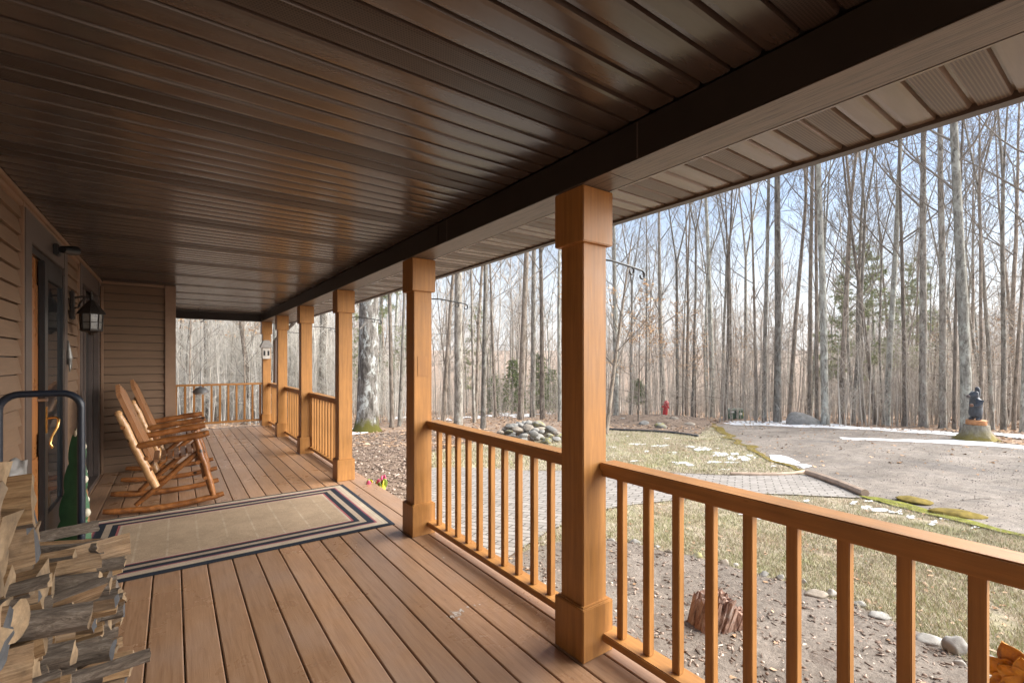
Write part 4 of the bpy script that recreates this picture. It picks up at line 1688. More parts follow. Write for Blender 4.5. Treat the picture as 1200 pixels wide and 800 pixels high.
# snow: remnants on the lawn, along the drive and in the woods
sb = lambda x, y: 0.004 + 0.014 * noise.noise(Vector((x * 2, y * 2, 4)))
sn = MB()
for poly in ([(850, 494), (900, 492.5), (960, 496), (1000, 500), (1060, 503), (1125, 507), (1125, 511), (1050, 506.5), (960, 501.5), (905, 499), (850, 497.5)],
             [(982, 513), (1030, 514), (1075, 516), (1120, 515), (1160, 517), (1180, 521), (1215, 524), (1215, 528), (1180, 525), (1150, 523), (1110, 520), (1075, 518.5), (1030, 516.5), (982, 515)],
             [(1162, 507), (1185, 508), (1230, 513), (1230, 517), (1195, 514), (1165, 510)],
             [(902, 532), (915, 533), (935, 540), (950, 547), (945, 549), (925, 543), (905, 537)],
             [(408, 503), (424, 501.5), (438, 503), (430, 507), (408, 511)]):
    s_ = sheet('snow', GP(poly), M['snow'], 0.016, 0.35, 0.30, sb, build=False, step=0.12)
    sn.add(s_.v, s_.f)
random.seed(5)
patches = [(747, 520, 8, 2), (775, 523, 10, 2), (812, 524, 9, 2.5), (830, 527, 12, 3.5), (848, 533, 16, 4.5), (870, 536, 14, 4.5), (800, 543, 12, 3), (835, 541, 10, 2.2), (741, 541, 8, 2),
           (848, 550, 6, 1.2), (1025, 597, 18, 4), (1052, 600, 10, 3), (1000, 589, 7, 2), (945, 588, 6, 2), (1095, 613, 8, 3.2), (1108, 609, 6, 2.6), (1142, 619, 5, 1.8), (870, 600, 12, 3.5),
           (868, 588, 10, 2.2), (893, 607, 12, 3.4), (597, 487, 22, 2.2), (560, 489, 14, 2), (630, 486, 10, 2), (520, 492, 10, 1.5), (690, 487, 9, 1.5), (1068, 606, 9, 2), (935, 620, 10, 3), (758, 530, 6, 1.5),
           (790, 531, 7, 1.6), (858, 542, 8, 1.6), (905, 545, 7, 1.5), (720, 524, 6, 1.4), (1020, 588, 6, 1.2), (735, 512, 4, 1), (780, 514, 5, 1), (648, 484, 8, 1.5), (475, 490, 12, 1.8)]
for (cx, cy, rx, ry) in patches:
    for sub in range(1 + int(rx / 2.2)):
        n = 14
        ph = random.uniform(0, 60)
        k_ = random.uniform(0.22, 0.6) if sub else 0.6
        ox = random.uniform(-1, 1) * rx if sub else 0
        oy = random.uniform(-1, 1) * ry * math.sqrt(max(0, 1 - (ox / rx) ** 2)) if sub else 0
        poly = []
        for k in range(n):
            a = 2 * PI * k / n
            q = (0.72 + 0.75 * noise.noise(Vector((math.cos(a) * 1.5 + cx, math.sin(a) * 1.5 + cy, ph)))) * k_
            q = max(q, 0.12)
            poly.append((cx + ox + rx * q * math.cos(a), cy + oy + ry * q * math.sin(a)))
        s_ = sheet('snow', GP(poly), M['snow'], 0.014, 0.3, 0.03, lambda x, y: 0.002 + 0.006 * noise.noise(Vector((x * 4, y * 4, 4))), build=False, step=0.08)
        sn.add(s_.v, s_.f)
tag(sn.build('snow', M['snow'], None, True, recalc=False), 'patches of old snow lying on the lawn and by the drive', None, None, 'stuff')


# ------------------------------------------------------------------ stones
def rock_mesh(name, sx, sy, sz, seed, mat, rough=0.22, sub=3, ang=0.5, cut=0.72):
    bm = bmesh.new()
    bmesh.ops.create_icosphere(bm, subdivisions=sub, radius=1)
    o = Vector((seed * 3.1, seed * 1.7, seed * 0.9))
    for v in bm.verts:
        d = v.co.normalized()
        k = 1 + rough * noise.noise(d * 1.1 + o) + rough * 0.5 * noise.noise(d * 2.6 + o)
        # flattened facets
        for j in range(4 if cut > 0.7 else 8):
            nn = Vector((math.sin(seed + j * 2.1), math.cos(seed * 1.3 + j), math.sin(seed * 0.7 + j * 1.7))).normalized()
            dd = d.dot(nn)
            if dd > cut:
                k = min(k, cut / dd * (1 + 0.1 * ang))
        v.co = Vector((d.x * sx * k, d.y * sy * k, d.z * sz * k))
    m = MB()
    m.bm(bm)
    return m.mesh(name, mat, True)


random.seed(9)
bst = [(717, 632, 12, 8, 'rock', 'grey stone'), (743, 634, 17, 10, 'rock', 'flat grey stone'), (783, 646, 11, 5, 'bark', 'dark chunk'), (816, 650, 16, 12, 'rock_moss', 'mossy grey stone'), (848, 658, 15, 11, 'rock_tan', 'tan stone'),
       (862, 661, 9, 7, 'rock_white', 'small pale stone'), (895, 672, 13, 8, 'rock', 'grey stone'), (913, 676, 12, 13, 'rock', 'grey stone'), (942, 680, 9, 11, 'rock_white', 'small white stone'), (955, 694, 28, 14, 'rock_tan', 'rounded tan stone'),
       (974, 693, 14, 15, 'rock_white', 'white stone'), (1008, 706, 19, 11, 'rock', 'pale grey stone'), (1031, 719, 34, 10, 'rock', 'long flat grey slab'), (1090, 747, 38, 18, 'rock', 'dark flat slab'),
       (1120, 757, 23, 25, 'rock_white', 'smooth white egg-shaped cobble'), (1127, 776, 14, 13, 'rock_white', 'small pale angular stone'), (1165, 772, 20, 17, 'rock', 'grey angular stone'), (1178, 795, 36, 20, 'rock_white', 'large pale stone'),
       (612, 637, 10, 7, 'rock', 'small grey stone'), (636, 634, 12, 7, 'rock_tan', 'tan stone'), (770, 640, 9, 6, 'rock_white', 'small pale stone'), (883, 667, 9, 6, 'rock_tan', 'small tan stone'), (1062, 733, 18, 9, 'rock', 'grey stone')]
where = ['just right of the nearest post', 'beside the first balusters', 'between two balusters', 'below the lawn edge', 'right of the mossy stone', 'beside the tan stone', 'left of the fifth gap', 'behind a wide baluster', 'next to the tan stone',
         'in front of the straw lawn', 'touching the rounded tan stone', 'above the long slab', 'lying flat in the border row', 'leaning at the soil edge', 'standing upright by the last baluster', 'below the egg-shaped cobble', 'right of the last baluster', 'beside the orange flower ornament',
         'behind the left railing', 'near the left of the nearest post', 'between flat stone and chunk', 'between tan and grey stones', 'between the two slabs']
for i, (px, py, wp, hp, mt, nm) in enumerate(bst):
    p = G(px, py + hp * 0.35)
    f = depth(p.x, p.y)
    hw = wp * 0.5 * f / FPX
    hh = hp * 0.5 * f / FPX
    me = rock_mesh('border_stone', hw * 1.08, hw * 0.8, max(hh, 0.025), i + 1.3, M[{'rock': 'edge_grey', 'rock_tan': 'edge_tan', 'rock_white': 'edge_white', 'rock_moss': 'rock_moss', 'bark': 'bark_warm'}[mt]], 0.36, 3, 0.3, 0.9 if i == 14 else 0.58)
    o = linkmesh('border_stone', me, None, (p.x, p.y, p.z + max(hh, 0.025) * (0.6 if i == 14 else 0.32)), -YAW + random.uniform(-0.2, 0.2))
    tag(o, nm + ' in the garden border, ' + where[i], 'stone', 'stones edging the garden bed')

# red split block of wood in the bed
p = G(838, 735)
random.seed(41)
mb = MB()
for ix in range(9):
    for iy in range(5):
        x0 = (ix - 4) * 0.032 + random.uniform(-.005, .005)
        y0 = (iy - 2) * 0.036 + random.uniform(-.005, .005)
        r_ = random.uniform(0.019, 0.027)
        ht = 0.20 - 0.10 * max(0, (ix - 4) / 4.0) - 0.05 * max(0, (3 - ix) / 4.0) + random.uniform(-0.02, 0.016)
        nn = 5
        ph = random.uniform(0, 6)
        lean_ = 0.10 + 0.25 * ix / 9
        vs = []
        for zz, kk in ((-0.05, 1.0), (ht * 0.55, 1.02), (ht, 0.75)):
            for q in range(nn):
                a = ph + 2 * PI * q / nn
                vs.append((x0 + lean_ * zz + r_ * kk * math.cos(a) * random.uniform(.8, 1.2), y0 + r_ * kk * math.sin(a) * random.uniform(.8, 1.2), zz + (random.uniform(-.022, .022) if zz == ht else 0)))
        fs = [(l_ * nn + q, l_ * nn + (q + 1) % nn, (l_ + 1) * nn + (q + 1) % nn, (l_ + 1) * nn + q) for l_ in (0, 1) for q in range(nn)] + [tuple(2 * nn + q for q in range(nn))]
        mb.add(vs, fs)
o = mb.build('wood_block', M['red_stone_wood'], None)
o.location = (p.x, p.y, p.z + 0.01)
o.rotation_euler = (R(4), R(6), R(-25))
tag(o, 'jagged reddish split block of wood lying on the bare soil', 'wood block')

# rock pile behind the railing
random.seed(33)
pc = G(622, 517)
cd = Vector((CS, -SN, 0))      # picture-right direction on the ground
fd_ = Vector((SN, CS, 0))      # away from the camera
n_r = 0
mats = ['rock', 'rock', 'rock_tan', 'rock_moss', 'rock', 'rock_tan', 'rock_moss']
rock_protos = [(mats[i % 7], rock_mesh('pile_stone', 1, random.uniform(0.65, 0.95), random.uniform(0.42, 0.7), 50 + i, M[mats[i % 7]], 0.2, 3, 0.3)) for i in range(16)]
lbl = {'rock': 'grey fieldstone in the heap of rocks behind the railing', 'rock_tan': 'tan fieldstone in the heap of rocks behind the railing', 'rock_moss': 'mossy fieldstone in the heap of rocks behind the railing'}
for layer in range(3):
    cnt = (52, 34, 18)[layer]
    for i in range(cnt):
        u = random.uniform(-1, 1)
        v = random.uniform(-1, 1)
        if u * u + v * v > 1:
            continue
        k = 1 - 0.26 * layer
        q = pc + cd * (u * 1.35 * k) + fd_ * (v * 1.5 * k + 0.45)
        r_ = random.uniform(0.09, 0.2)
        hz = (0.05 + 0.19 * layer) * (1 - 0.35 * (u * u + v * v))
        mt, me = random.choice(rock_protos)
        o = linkmesh('pile_stone', me, None, (q.x, q.y, gz(q.x, q.y) + hz + 0.05), random.uniform(0, 6.28), (r_, r_, r_ * random.uniform(0.8, 1.1)))
        o.rotation_euler = (random.uniform(-0.35, 0.35), random.uniform(-0.35, 0.35), random.uniform(0, 6.28))
        tag(o, lbl[mt], 'stone', 'rocks heaped behind the railing')
# mound rocks
for i, (px, py, wp, hp, mt) in enumerate(((774, 500, 16, 10, 'rock_moss'), (755, 496, 14, 8, 'rock'), (763, 488, 12, 7, 'rock'), (790, 494, 15, 7, 'rock_tan'), (808, 497, 14, 5, 'rock_tan'), (745, 490, 10, 5, 'rock_tan'), (730, 492, 9, 4, 'rock'), (800, 489, 10, 4, 'rock_tan'))):
    p = G(px, py + 2)
    f = depth(p.x, p.y)
    hw, hh = wp * 0.5 * f / FPX, hp * 0.5 * f / FPX
    me = rock_mesh('mound_stone', hw, hw * 0.8, hh, 80 + i, M[mt])
    o = linkmesh('mound_stone', me, None, (p.x, p.y, p.z + mound_h(p.x, p.y) * 0.6 + hh * 0.3), random.uniform(0, 6))
    tag(o, ('mossy grey boulder at the front of', 'pale grey stone left on', 'grey stone on the crest of', 'tan stone right of the middle on', 'flat tan stone at the right of', 'small tan stone at the back left of', 'small grey stone at the left end of', 'small tan stone near the red hydrant on')[i] + ' the mulch mound', 'stone', 'stones on the mulch mound')
# boulder beyond the drive
p = G(942, 497)
f = depth(p.x, p.y)
k = f / FPX
bm = bmesh.new()
bmesh.ops.create_icosphere(bm, subdivisions=4, radius=1)
for v in bm.verts:
    d = v.co.copy()
    n1 = 1 + 0.12 * noise.noise(d * 1.3 + Vector((4, 2, 1))) + 0.05 * noise.noise(d * 4)
    top = 0.85 - 0.38 * (d.x + 0.6) * (1 if d.x > -0.6 else 0)
    v.co = Vector((d.x * 20.5 * k * n1, d.y * 14 * k * n1, max(-0.2, d.z) * 18 * k * n1 * max(0.25, top)))
mb = MB()
mb.bm(bm)
o = mb.build('boulder', M['rock'], None, True)
o.location = (p.x, p.y, p.z + 0.05)
o.rotation_euler = (0, 0, -YAW)
tag(o, 'large grey boulder sloping to the right beyond the drive', 'boulder')
# moss covered flat stones at the edge of the drive
for i, (px, py, wp, hp) in enumerate(((1071, 588, 34, 8), (1122, 604, 52, 11))):
    p = G(px, py)
    f = depth(p.x, p.y)
    me = rock_mesh('edge_stone', wp * 0.5 * f / FPX, 0.2, 0.03, 120 + i, M['moss'], 0.15)
    o = linkmesh('edge_stone', me, None, (p.x, p.y, p.z + 0.03), -YAW - 0.45)
    tag(o, ('smaller flat mossy stone at the edge of the drive', 'longer flat mossy stone at the edge of the drive')[i], 'stone', 'flat mossy stones by the drive')
# timber edging of the path
for nm, pxs, r_ in (('straight pale timber edging the end of the paved path', ((946, 556), (965, 562), (985, 569), (1003, 577), (1014, 582)), 0.055), ('thin curved timber along the far side of the paved path', ((856, 556), (880, 557), (905, 557), (928, 556), (944, 553)), 0.03)):
    pts = [G(a, b_) for a, b_ in pxs]
    mb = MB()
    mb.tube([(p.x, p.y, p.z + r_ * 0.9) for p in pts], r_, 8, jit=0.06)
    tag(mb.build('edging_timber', simple('weathered_timber', (0.46, 0.34, 0.25), 0.85, 0, 0.25, 6, 0.3), None, 'auto'), nm, 'timber', 'timbers edging the paved path')

# ------------------------------------------------------------------ stump and bear carving
p = G(1144, 515)
f = depth(p.x, p.y)
k = f / FPX
stump = empty('tree_stump', p, 'mossy flared tree stump under the bear carving', 'stump')
b = MB()
prof = []
ns = 22
vs, fs = [], []
hts = [(-0.05, 1.12), (0.03, 1.05), (0.10, 0.90), (0.22, 0.76), (0.36, 0.68), (0.455, 0.66)]
R0 = 17.5 * k
for (hz, rr) in hts:
    for q in range(ns):
        a = 2 * PI * q / ns
        root = 1 + 0.22 * max(0, math.sin(a * 5 + 0.7)) * max(0, (0.3 - hz)) / 0.3
        rj = R0 * rr * root * (1 + 0.05 * noise.noise(Vector((math.cos(a) * 2, math.sin(a) * 2, hz * 3))))
        vs.append((rj * math.cos(a), rj * math.sin(a), hz + (0.02 * math.sin(a * 7) if hz > 0.4 else 0)))
for i in range(len(hts) - 1):
    for q in range(ns):
        q2 = (q + 1) % ns
        fs.append((i * ns + q, i * ns + q2, (i + 1) * ns + q2, (i + 1) * ns + q))
fs.append(tuple((len(hts) - 1) * ns + q for q in range(ns)))
b.add(vs, fs)


def stump_mat():
    m, nt, bs = new_mat('mossy_stump')
    g = tex_noise(nt, coords(nt, (1, 1, 0.25)), 14, 6, 0.7)
    c = ramp(nt, g, [(0.3, (0.12, 0.10, 0.07)), (0.55, (0.27, 0.24, 0.18)), (0.75, (0.38, 0.36, 0.3))])
    tc = N(nt, 'ShaderNodeTexCoord')
    s2 = N(nt, 'ShaderNodeSeparateXYZ')
    L(nt, tc.outputs['Object'], s2.inputs[0])
    n2 = tex_noise(nt, coords(nt), 5.0, 5)
    hgt = math_n(nt, 'ADD', s2.outputs[2], math_n(nt, 'MULTIPLY', math_n(nt, 'SUBTRACT', n2, 0.5), 0.5))
    c = mixc(nt, ramp(nt, hgt, [(0.10, 1.0), (0.34, 0.0)]), c, (0.19, 0.145, 0.022))
    L(nt, c, bs.inputs['Base Color'])
    bs.inputs['Roughness'].default_value = 0.95
    bump(nt, bs, g, 0.7, 0.02)
    return m


b.build('flared_base', stump_mat(), stump, 'auto')
bear = empty('bear_carving', (p.x, p.y, p.z + 0.462), 'blue-black carved wooden bear waving on a stump beyond the drive', 'carving', None, -YAW + PI)
# local x runs to the picture's left, since the carving is turned about
bs_ = 37 * k / 0.93
b = MB()
b.lathe([(0.225 * bs_, 0.0), (0.235 * bs_, 0.02), (0.23 * bs_, 0.13), (0.21 * bs_, 0.145)], (0, 0, 0), 20)
b.build('plinth', simple('orange_cut_wood', (0.46, 0.20, 0.07), 0.7, 0, 0.25, 12, 0.3), bear, 'auto')


def skin_body(name, joints, edges, mat, parent, root=0, sub=2):
    me = bpy.data.meshes.new(name)
    me.from_pydata([j[0] for j in joints], edges, [])
    o = bpy.data.objects.new(name, me)
    COL.objects.link(o)
    sk = o.modifiers.new('skin', 'SKIN')
    for i, j in enumerate(joints):
        r_ = j[1]
        o.data.skin_vertices[0].data[i].radius = (r_, r_) if not isinstance(r_, tuple) else r_
        o.data.skin_vertices[0].data[i].use_root = (i == root)
    sb_ = o.modifiers.new('sub', 'SUBSURF')
    sb_.levels = sub
    sb_.render_levels = sub
    dg = bpy.context.evaluated_depsgraph_get()
    dg.update()
    ev_ = o.evaluated_get(dg)
    m2 = bpy.data.meshes.new_from_object(ev_)
    o.modifiers.clear()
    o.data = m2
    m2.materials.clear()
    m2.materials.append(mat)
    m2.polygons.foreach_set('use_smooth', [True] * len(m2.polygons))
    o.parent = parent
    return o


s1 = bs_
J = [((0.0, 0, 0.36), 0.165), ((0.0, 0, 0.52), 0.14), ((0.01, 0, 0.68), 0.135), ((0.03, 0, 0.78), 0.085), ((0.08, 0, 0.87), 0.105), ((0.16, 0, 0.86), 0.075), ((0.22, 0, 0.845), 0.05),
     # hips and feet
     ((0.03, 0.09, 0.27), 0.10), ((0.0, 0.10, 0.18), 0.065), ((0.11, 0.11, 0.165), 0.045), ((0.03, -0.09, 0.27), 0.10), ((0.0, -0.10, 0.18), 0.065), ((0.11, -0.11, 0.165), 0.045),
     # arm folded on the chest
     ((0.05, 0.15, 0.68), 0.08), ((0.12, 0.17, 0.55), 0.065), ((0.2, 0.10, 0.58), 0.055),
     # arm raised to wave
     ((-0.07, -0.12, 0.72), 0.085), ((-0.17, -0.14, 0.85), 0.08), ((-0.17, -0.13, 1.0), 0.07), ((-0.14, -0.12, 1.12), 0.055),
     # ears
     ((0.03, 0.08, 0.98), 0.035), ((0.03, -0.08, 0.98), 0.035)]
E = [(0, 1), (1, 2), (2, 3), (3, 4), (4, 5), (5, 6), (0, 7), (7, 8), (8, 9), (0, 10), (10, 11), (11, 12), (2, 13), (13, 14), (14, 15), (2, 16), (16, 17), (17, 18), (18, 19), (4, 20), (4, 21)]
J = [((j[0][0] * s1, j[0][1] * s1, j[0][2] * s1), j[1] * s1) for j in J]
skin_body('body', J, E, simple('blue_black_paint', (0.022, 0.03, 0.045), 0.45, 0, 0.5, 16, 0.3), bear)
for nm, loc_, r_, mt in (('muzzle', (0.235, 0, 0.835), 0.05, simple('dark_muzzle', (0.07, 0.05, 0.045), 0.6)), ('paw_pad', (0.225, 0.09, 0.58), 0.05, simple('brown_paw', (0.17, 0.08, 0.045), 0.6))):
    bm = bmesh.new()
    bmesh.ops.create_icosphere(bm, subdivisions=2, radius=r_ * s1)
    mb = MB()
    mb.bm(bm)
    mb.build(nm, mt, bear, True, loc=Vector(loc_) * s1)

# ------------------------------------------------------------------ red hydrant on the mound
p = G(779, 489)
hy = empty('fire_hydrant', (p.x, p.y, p.z + 0.13), 'small red hydrant leaning on top of the mulch mound', 'hydrant')
f = depth(p.x, p.y)
q = 28 * f / FPX / 0.78
hy.scale = (q * 0.62, q * 0.62, q * 0.62)
hy.rotation_euler = (0, R(7), -YAW)
redp = simple('red_enamel', (0.55, 0.022, 0.028), 0.4, 0, 0.15, 10)
b = MB()
b.lathe([(0.15, -0.05), (0.15, 0.03), (0.125, 0.035), (0.12, 0.10), (0.115, 0.60), (0.15, 0.61), (0.15, 0.66), (0.12, 0.665)], (0, 0, 0), 18)
b.build('barrel', redp, hy, 'auto')
b = MB()
b.lathe([(0.135, 0.667), (0.125, 0.72), (0.09, 0.77), (0.04, 0.79), (0.035, 0.83), (0.015, 0.832)], (0, 0, 0), 18)
b.build('bonnet', redp, hy, 'auto')
for a in (0, PI, -PI / 2):
    b = MB()
    b.tube([(0.09 * math.cos(a), 0.09 * math.sin(a), 0.48), (0.17 * math.cos(a), 0.17 * math.sin(a), 0.48), (0.175 * math.cos(a), 0.175 * math.sin(a), 0.48), (0.20 * math.cos(a), 0.20 * math.sin(a), 0.48)], [0.06, 0.06, 0.07, 0.065], 12)
    b.build('outlet', redp, hy, 'auto')

# ------------------------------------------------------------------ green utility boxes, jeep, ornaments
for i, (px, lab) in enumerate(((855.5, 'left one of two low green utility boxes at the woods edge'), (866, 'right one of two green utility boxes, with the yellow tag'))):
    p = G(px, 491.5)
    f = depth(p.x, p.y)
    k = f / FPX
    p = p + Vector((0, 0, 0.1))
    ub = empty('utility_box', p, lab, 'utility box', 'utility boxes at the woods edge', -YAW + 0.25)
    w2 = 5.0 * k
    h2 = 8.5 * k
    gp = simple('utility_green', (0.06, 0.12, 0.07), 0.5, 0, 0.15, 10)
    b = MB()
    b.box(-w2, w2, -w2 * 0.8, w2 * 0.8, -0.05, h2, 0, 0.02)
    b.build('cabinet', gp, ub)
    b = MB()
    b.prism([(-w2 * 1.06, h2 + 0.002), (w2 * 1.06, h2 + 0.002), (w2 * 1.06, h2 + 0.05), (w2 * 0.7, h2 + 0.09), (-w2 * 0.7, h2 + 0.09), (-w2 * 1.06, h2 + 0.05)], 1, -w2 * 0.86, w2 * 0.86)
    b.build('lid', simple('faded_green_lid', (0.24, 0.30, 0.24), 0.5), ub)
    b = MB()
    if i == 0:
        b.box(-w2 * 0.6, w2 * 0.5, -w2 * 0.8 - 0.006, -w2 * 0.8 - 0.002, h2 * 0.72, h2 * 0.95)
        b.build('white_sticker', simple('white_label', (0.8, 0.8, 0.78), 0.5), ub)
    else:
        b.box(w2 * 0.45, w2 * 0.85, -w2 * 0.8 - 0.006, -w2 * 0.8 - 0.002, h2 * 0.25, h2 * 0.9)
        b.build('yellow_tag', simple('yellow_label', (0.75, 0.6, 0.04), 0.5), ub)
        b = MB()
        b.box(-w2 * 0.5, w2 * 0.2, -w2 * 0.8 - 0.006, -w2 * 0.8 - 0.002, h2 * 0.42, h2 * 0.7)
        b.build('white_sticker', simple('white_label_two', (0.8, 0.8, 0.78), 0.5), ub)

p = G(643, 479.5)
jp = empty('parked_car', p, 'dark car parked far off between the tree trunks', 'car', None, -YAW + R(25))
cp = simple('dark_car_paint', (0.02, 0.024, 0.03), 0.25, 0, 0.1, 5)
b = MB()
b.box(-0.88, 0.88, -2.0, 2.0, 0.35, 1.02, 0, 0.08)
b.box(-0.8, 0.8, -1.0, 1.95, 1.02, 1.72, 0, 0.12)
b.build('body', cp, jp)
b = MB()
b.box(-0.66, 0.66, -1.03, -0.99, 1.12, 1.6)
b.box(-0.83, -0.79, -0.8, 1.7, 1.12, 1.6)
b.box(0.79, 0.83, -0.8, 1.7, 1.12, 1.6)
b.build('windows', glass_mat('car_glass', (0.10, 0.12, 0.13)), jp)
for (x, y) in ((-0.78, -1.3), (0.78, -1.3), (-0.78, 1.3), (0.78, 1.3)):
    b = MB()
    b.tube([(x - 0.11, y, 0.36), (x + 0.11, y, 0.36)], 0.37, 18)
    b.build('wheel', simple('tyre', (0.02, 0.02, 0.02), 0.8), jp, 'auto')
for x in (-0.6, 0.6):
    b = MB()
    b.tube([(x, -2.01, 0.8), (x, -2.04, 0.8)], 0.11, 14)
    b.build('headlight', simple('headlight_glass', (0.7, 0.7, 0.7), 0.15), jp)

# orange metal flower on a stake
d = ray(1209, 799)
c = d * 2.12 + Vector((0, 0, CH))
fl = empty('flower_ornament', (c.x, c.y, gz(c.x, c.y)), 'orange metal flower ornament with dark petal tips on a garden stake', 'ornament')
hh = c.z - fl.location.z


def petal_mat():
    m, nt, bs = new_mat('rusted_orange_petal')
    tc = N(nt, 'ShaderNodeTexCoord')
    f0 = tex_noise(nt, coords(nt), 26, 6, 0.7)
    c_ = ramp(nt, f0, [(0.3, (0.42, 0.15, 0.01)), (0.6, (0.62, 0.27, 0.015)), (0.8, (0.72, 0.36, 0.02))])
    f1 = tex_noise(nt, coords(nt), 11, 5, 0.6)
    c_ = mixc(nt, ramp(nt, f1, [(0.60, 0.0), (0.70, 0.85)]), c_, (0.13, 0.04, 0.02))
    L(nt, c_, bs.inputs['Base Color'])
    bs.inputs['Roughness'].default_value = 0.45
    bs.inputs['Metallic'].default_value = 0.15
    return m


pm = petal_mat()
b = MB()
b.tube([(0, 0, -0.1), (0, 0, hh)], 0.007, 8)
b.build('stake', M['iron'], fl)
view = Vector((-d.x, -d.y, 0)).normalized()
fr = Matrix.Rotation(math.atan2(view.x, -view.y), 4, 'Z')   # local -y faces the porch
for ring, (n, ln, wd, tilt, a0) in enumerate(((8, 0.155, 0.064, 0.28, 0.2), (7, 0.10, 0.048, 0.55, 0.6))):
    for i in range(n):
        a = a0 + 2 * PI * i / n
        bm = bmesh.new()
        bmesh.ops.create_grid(bm, x_segments=6, y_segments=12, size=1)
        for v in bm.verts:
            u = (v.co.y + 1) / 2
            wv = wd * (math.sin(PI * min(1, u * 0.92 + 0.08)) ** 0.7) * (1 - 0.25 * u) + 0.004
            jag = 1 + 0.07 * math.sin(u * 17 + i) * (abs(v.co.x) > 0.9)
            xx = v.co.x * wv * jag
            yy = -0.015 * ring - 0.05 * math.sin(u * 1.8) * tilt - 0.03 * (v.co.x ** 2) * u + 0.03 * u * u
            zz = 0.015 + u * ln
            v.co = Vector((xx, yy, zz))
        bmesh.ops.rotate(bm, verts=bm.verts, cent=(0, 0, 0), matrix=Matrix.Rotation(a, 3, 'Y'))
        for v in bm.verts:
            v.co = (fr @ v.co) + Vector((0, 0, hh))
        mb = MB()
        mb.bm(bm)
        pt = mb.build('petal', pm, fl, True)
        sm_ = pt.modifiers.new('thick', 'SOLIDIFY')
        sm_.thickness = 0.0016
bm = bmesh.new()
bmesh.ops.create_icosphere(bm, subdivisions=2, radius=0.026)
for v in bm.verts:
    v.co = (fr @ Vector((v.co.x, v.co.y * 0.6 - 0.03, v.co.z))) + Vector((0, 0, hh))
mb = MB()
mb.bm(bm)
mb.build('centre', simple('brown_button', (0.16, 0.06, 0.02), 0.5), fl, True)

# yellow and pink artificial bloom by the open side of the porch
d = ray(441, 569)
c = d * (5.35) + Vector((0, 0, CH))
yf = empty('garden_flower', (c.x, c.y, gz(c.x, c.y)), 'yellow and pink artificial flowers poking up beside the open porch edge', 'flower')
hh = c.z - yf.location.z
ylw = simple('yellow_petal', (0.58, 0.50, 0.03), 0.5, 0, 0.25, 30)
pnk = simple('pink_petal', (0.55, 0.08, 0.16), 0.5, 0, 0.25, 30)
grn = simple('leaf_green', (0.16, 0.22, 0.03), 0.5, 0, 0.3, 20)
random.seed(4)
b = MB()
for i in range(5):
    a = i * 1.26
    b.tube([(0.05 * math.cos(a), 0.05 * math.sin(a), -0.02), (0.06 * math.cos(a), 0.06 * math.sin(a), hh * 0.6), (0.09 * math.cos(a), 0.09 * math.sin(a), hh)], 0.006, 6)
b.build('stem', grn, yf)
for nm, mt, cnt, rr in (('yellow_petal', ylw, 7, 0.075), ('pink_petal', pnk, 8, 0.05), ('leaf', grn, 6, 0.07)):
    for i in range(cnt):
        bm = bmesh.new()
        bmesh.ops.create_icosphere(bm, subdivisions=2, radius=1)
        a = random.uniform(0, 6.28)
        ct = Vector((0.09 * math.cos(a), 0.09 * math.sin(a), hh + random.uniform(-0.06, 0.04) + (0.05 if nm == 'pink_petal' else -0.01)))
        rot = Matrix.Rotation(random.uniform(-0.8, 0.8), 3, 'X') @ Matrix.Rotation(random.uniform(0, 6), 3, 'Z')
        for v in bm.verts:
            v.co = rot @ Vector((v.co.x * rr * 0.55, v.co.y * 0.012, v.co.z * rr)) + ct
        mb = MB()
        mb.bm(bm)
        mb.build(nm, mt, yf, True)


# ================================================================== THE WOODS
def limb(mb, p, d, Ln, r, lvl, rnd, leaf=None, up=0.10, wob=0.16):
    n = (6, 4, 2)[lvl] if lvl < 3 else 2
    sides = (5, 4, 3)[lvl] if lvl < 3 else 3
    pts, rad, dirs = [Vector(p)], [r], [Vector(d)]
    dd = Vector(d)
    for i in range(n):
        dd = (dd + Vector((rnd.uniform(-wob, wob), rnd.uniform(-wob, wob), rnd.uniform(-wob, wob) + up))).normalized()
        pts.append(pts[-1] + dd * (Ln / n))
        rad.append(max(0.0042, r * (1 - 0.8 * (i + 1) / n)))
        dirs.append(dd.copy())
    mb.tube(pts, rad, sides, caps=False)
    if leaf is not None and lvl >= 1:
        for q in pts[1:]:
            leaf.append(q.copy())
    if lvl >= 2:
        return
    nc = (6, 4)[lvl] + rnd.randint(-1, 1)
    for i in range(nc):
        u = 0.22 + 0.76 * (i + rnd.random()) / nc
        k = min(n - 1, int(u * n))
        q = pts[k].lerp(pts[k + 1], u * n - k)
        ax = dirs[k + 1]
        side = ax.cross(Vector((rnd.uniform(-1, 1), rnd.uniform(-1, 1), rnd.uniform(-1, 1))))
        if side.length < 1e-3:
            continue
        side.normalize()
        nd = (ax * rnd.uniform(0.6, 1.0) + side * rnd.uniform(0.5, 0.95)).normalized()
        limb(mb, q, nd, Ln * rnd.uniform(0.32, 0.55) * (1.1 - 0.45 * u), max(0.005, r * 0.45 * (1 - 0.5 * u)), lvl + 1, rnd, leaf, up, wob)


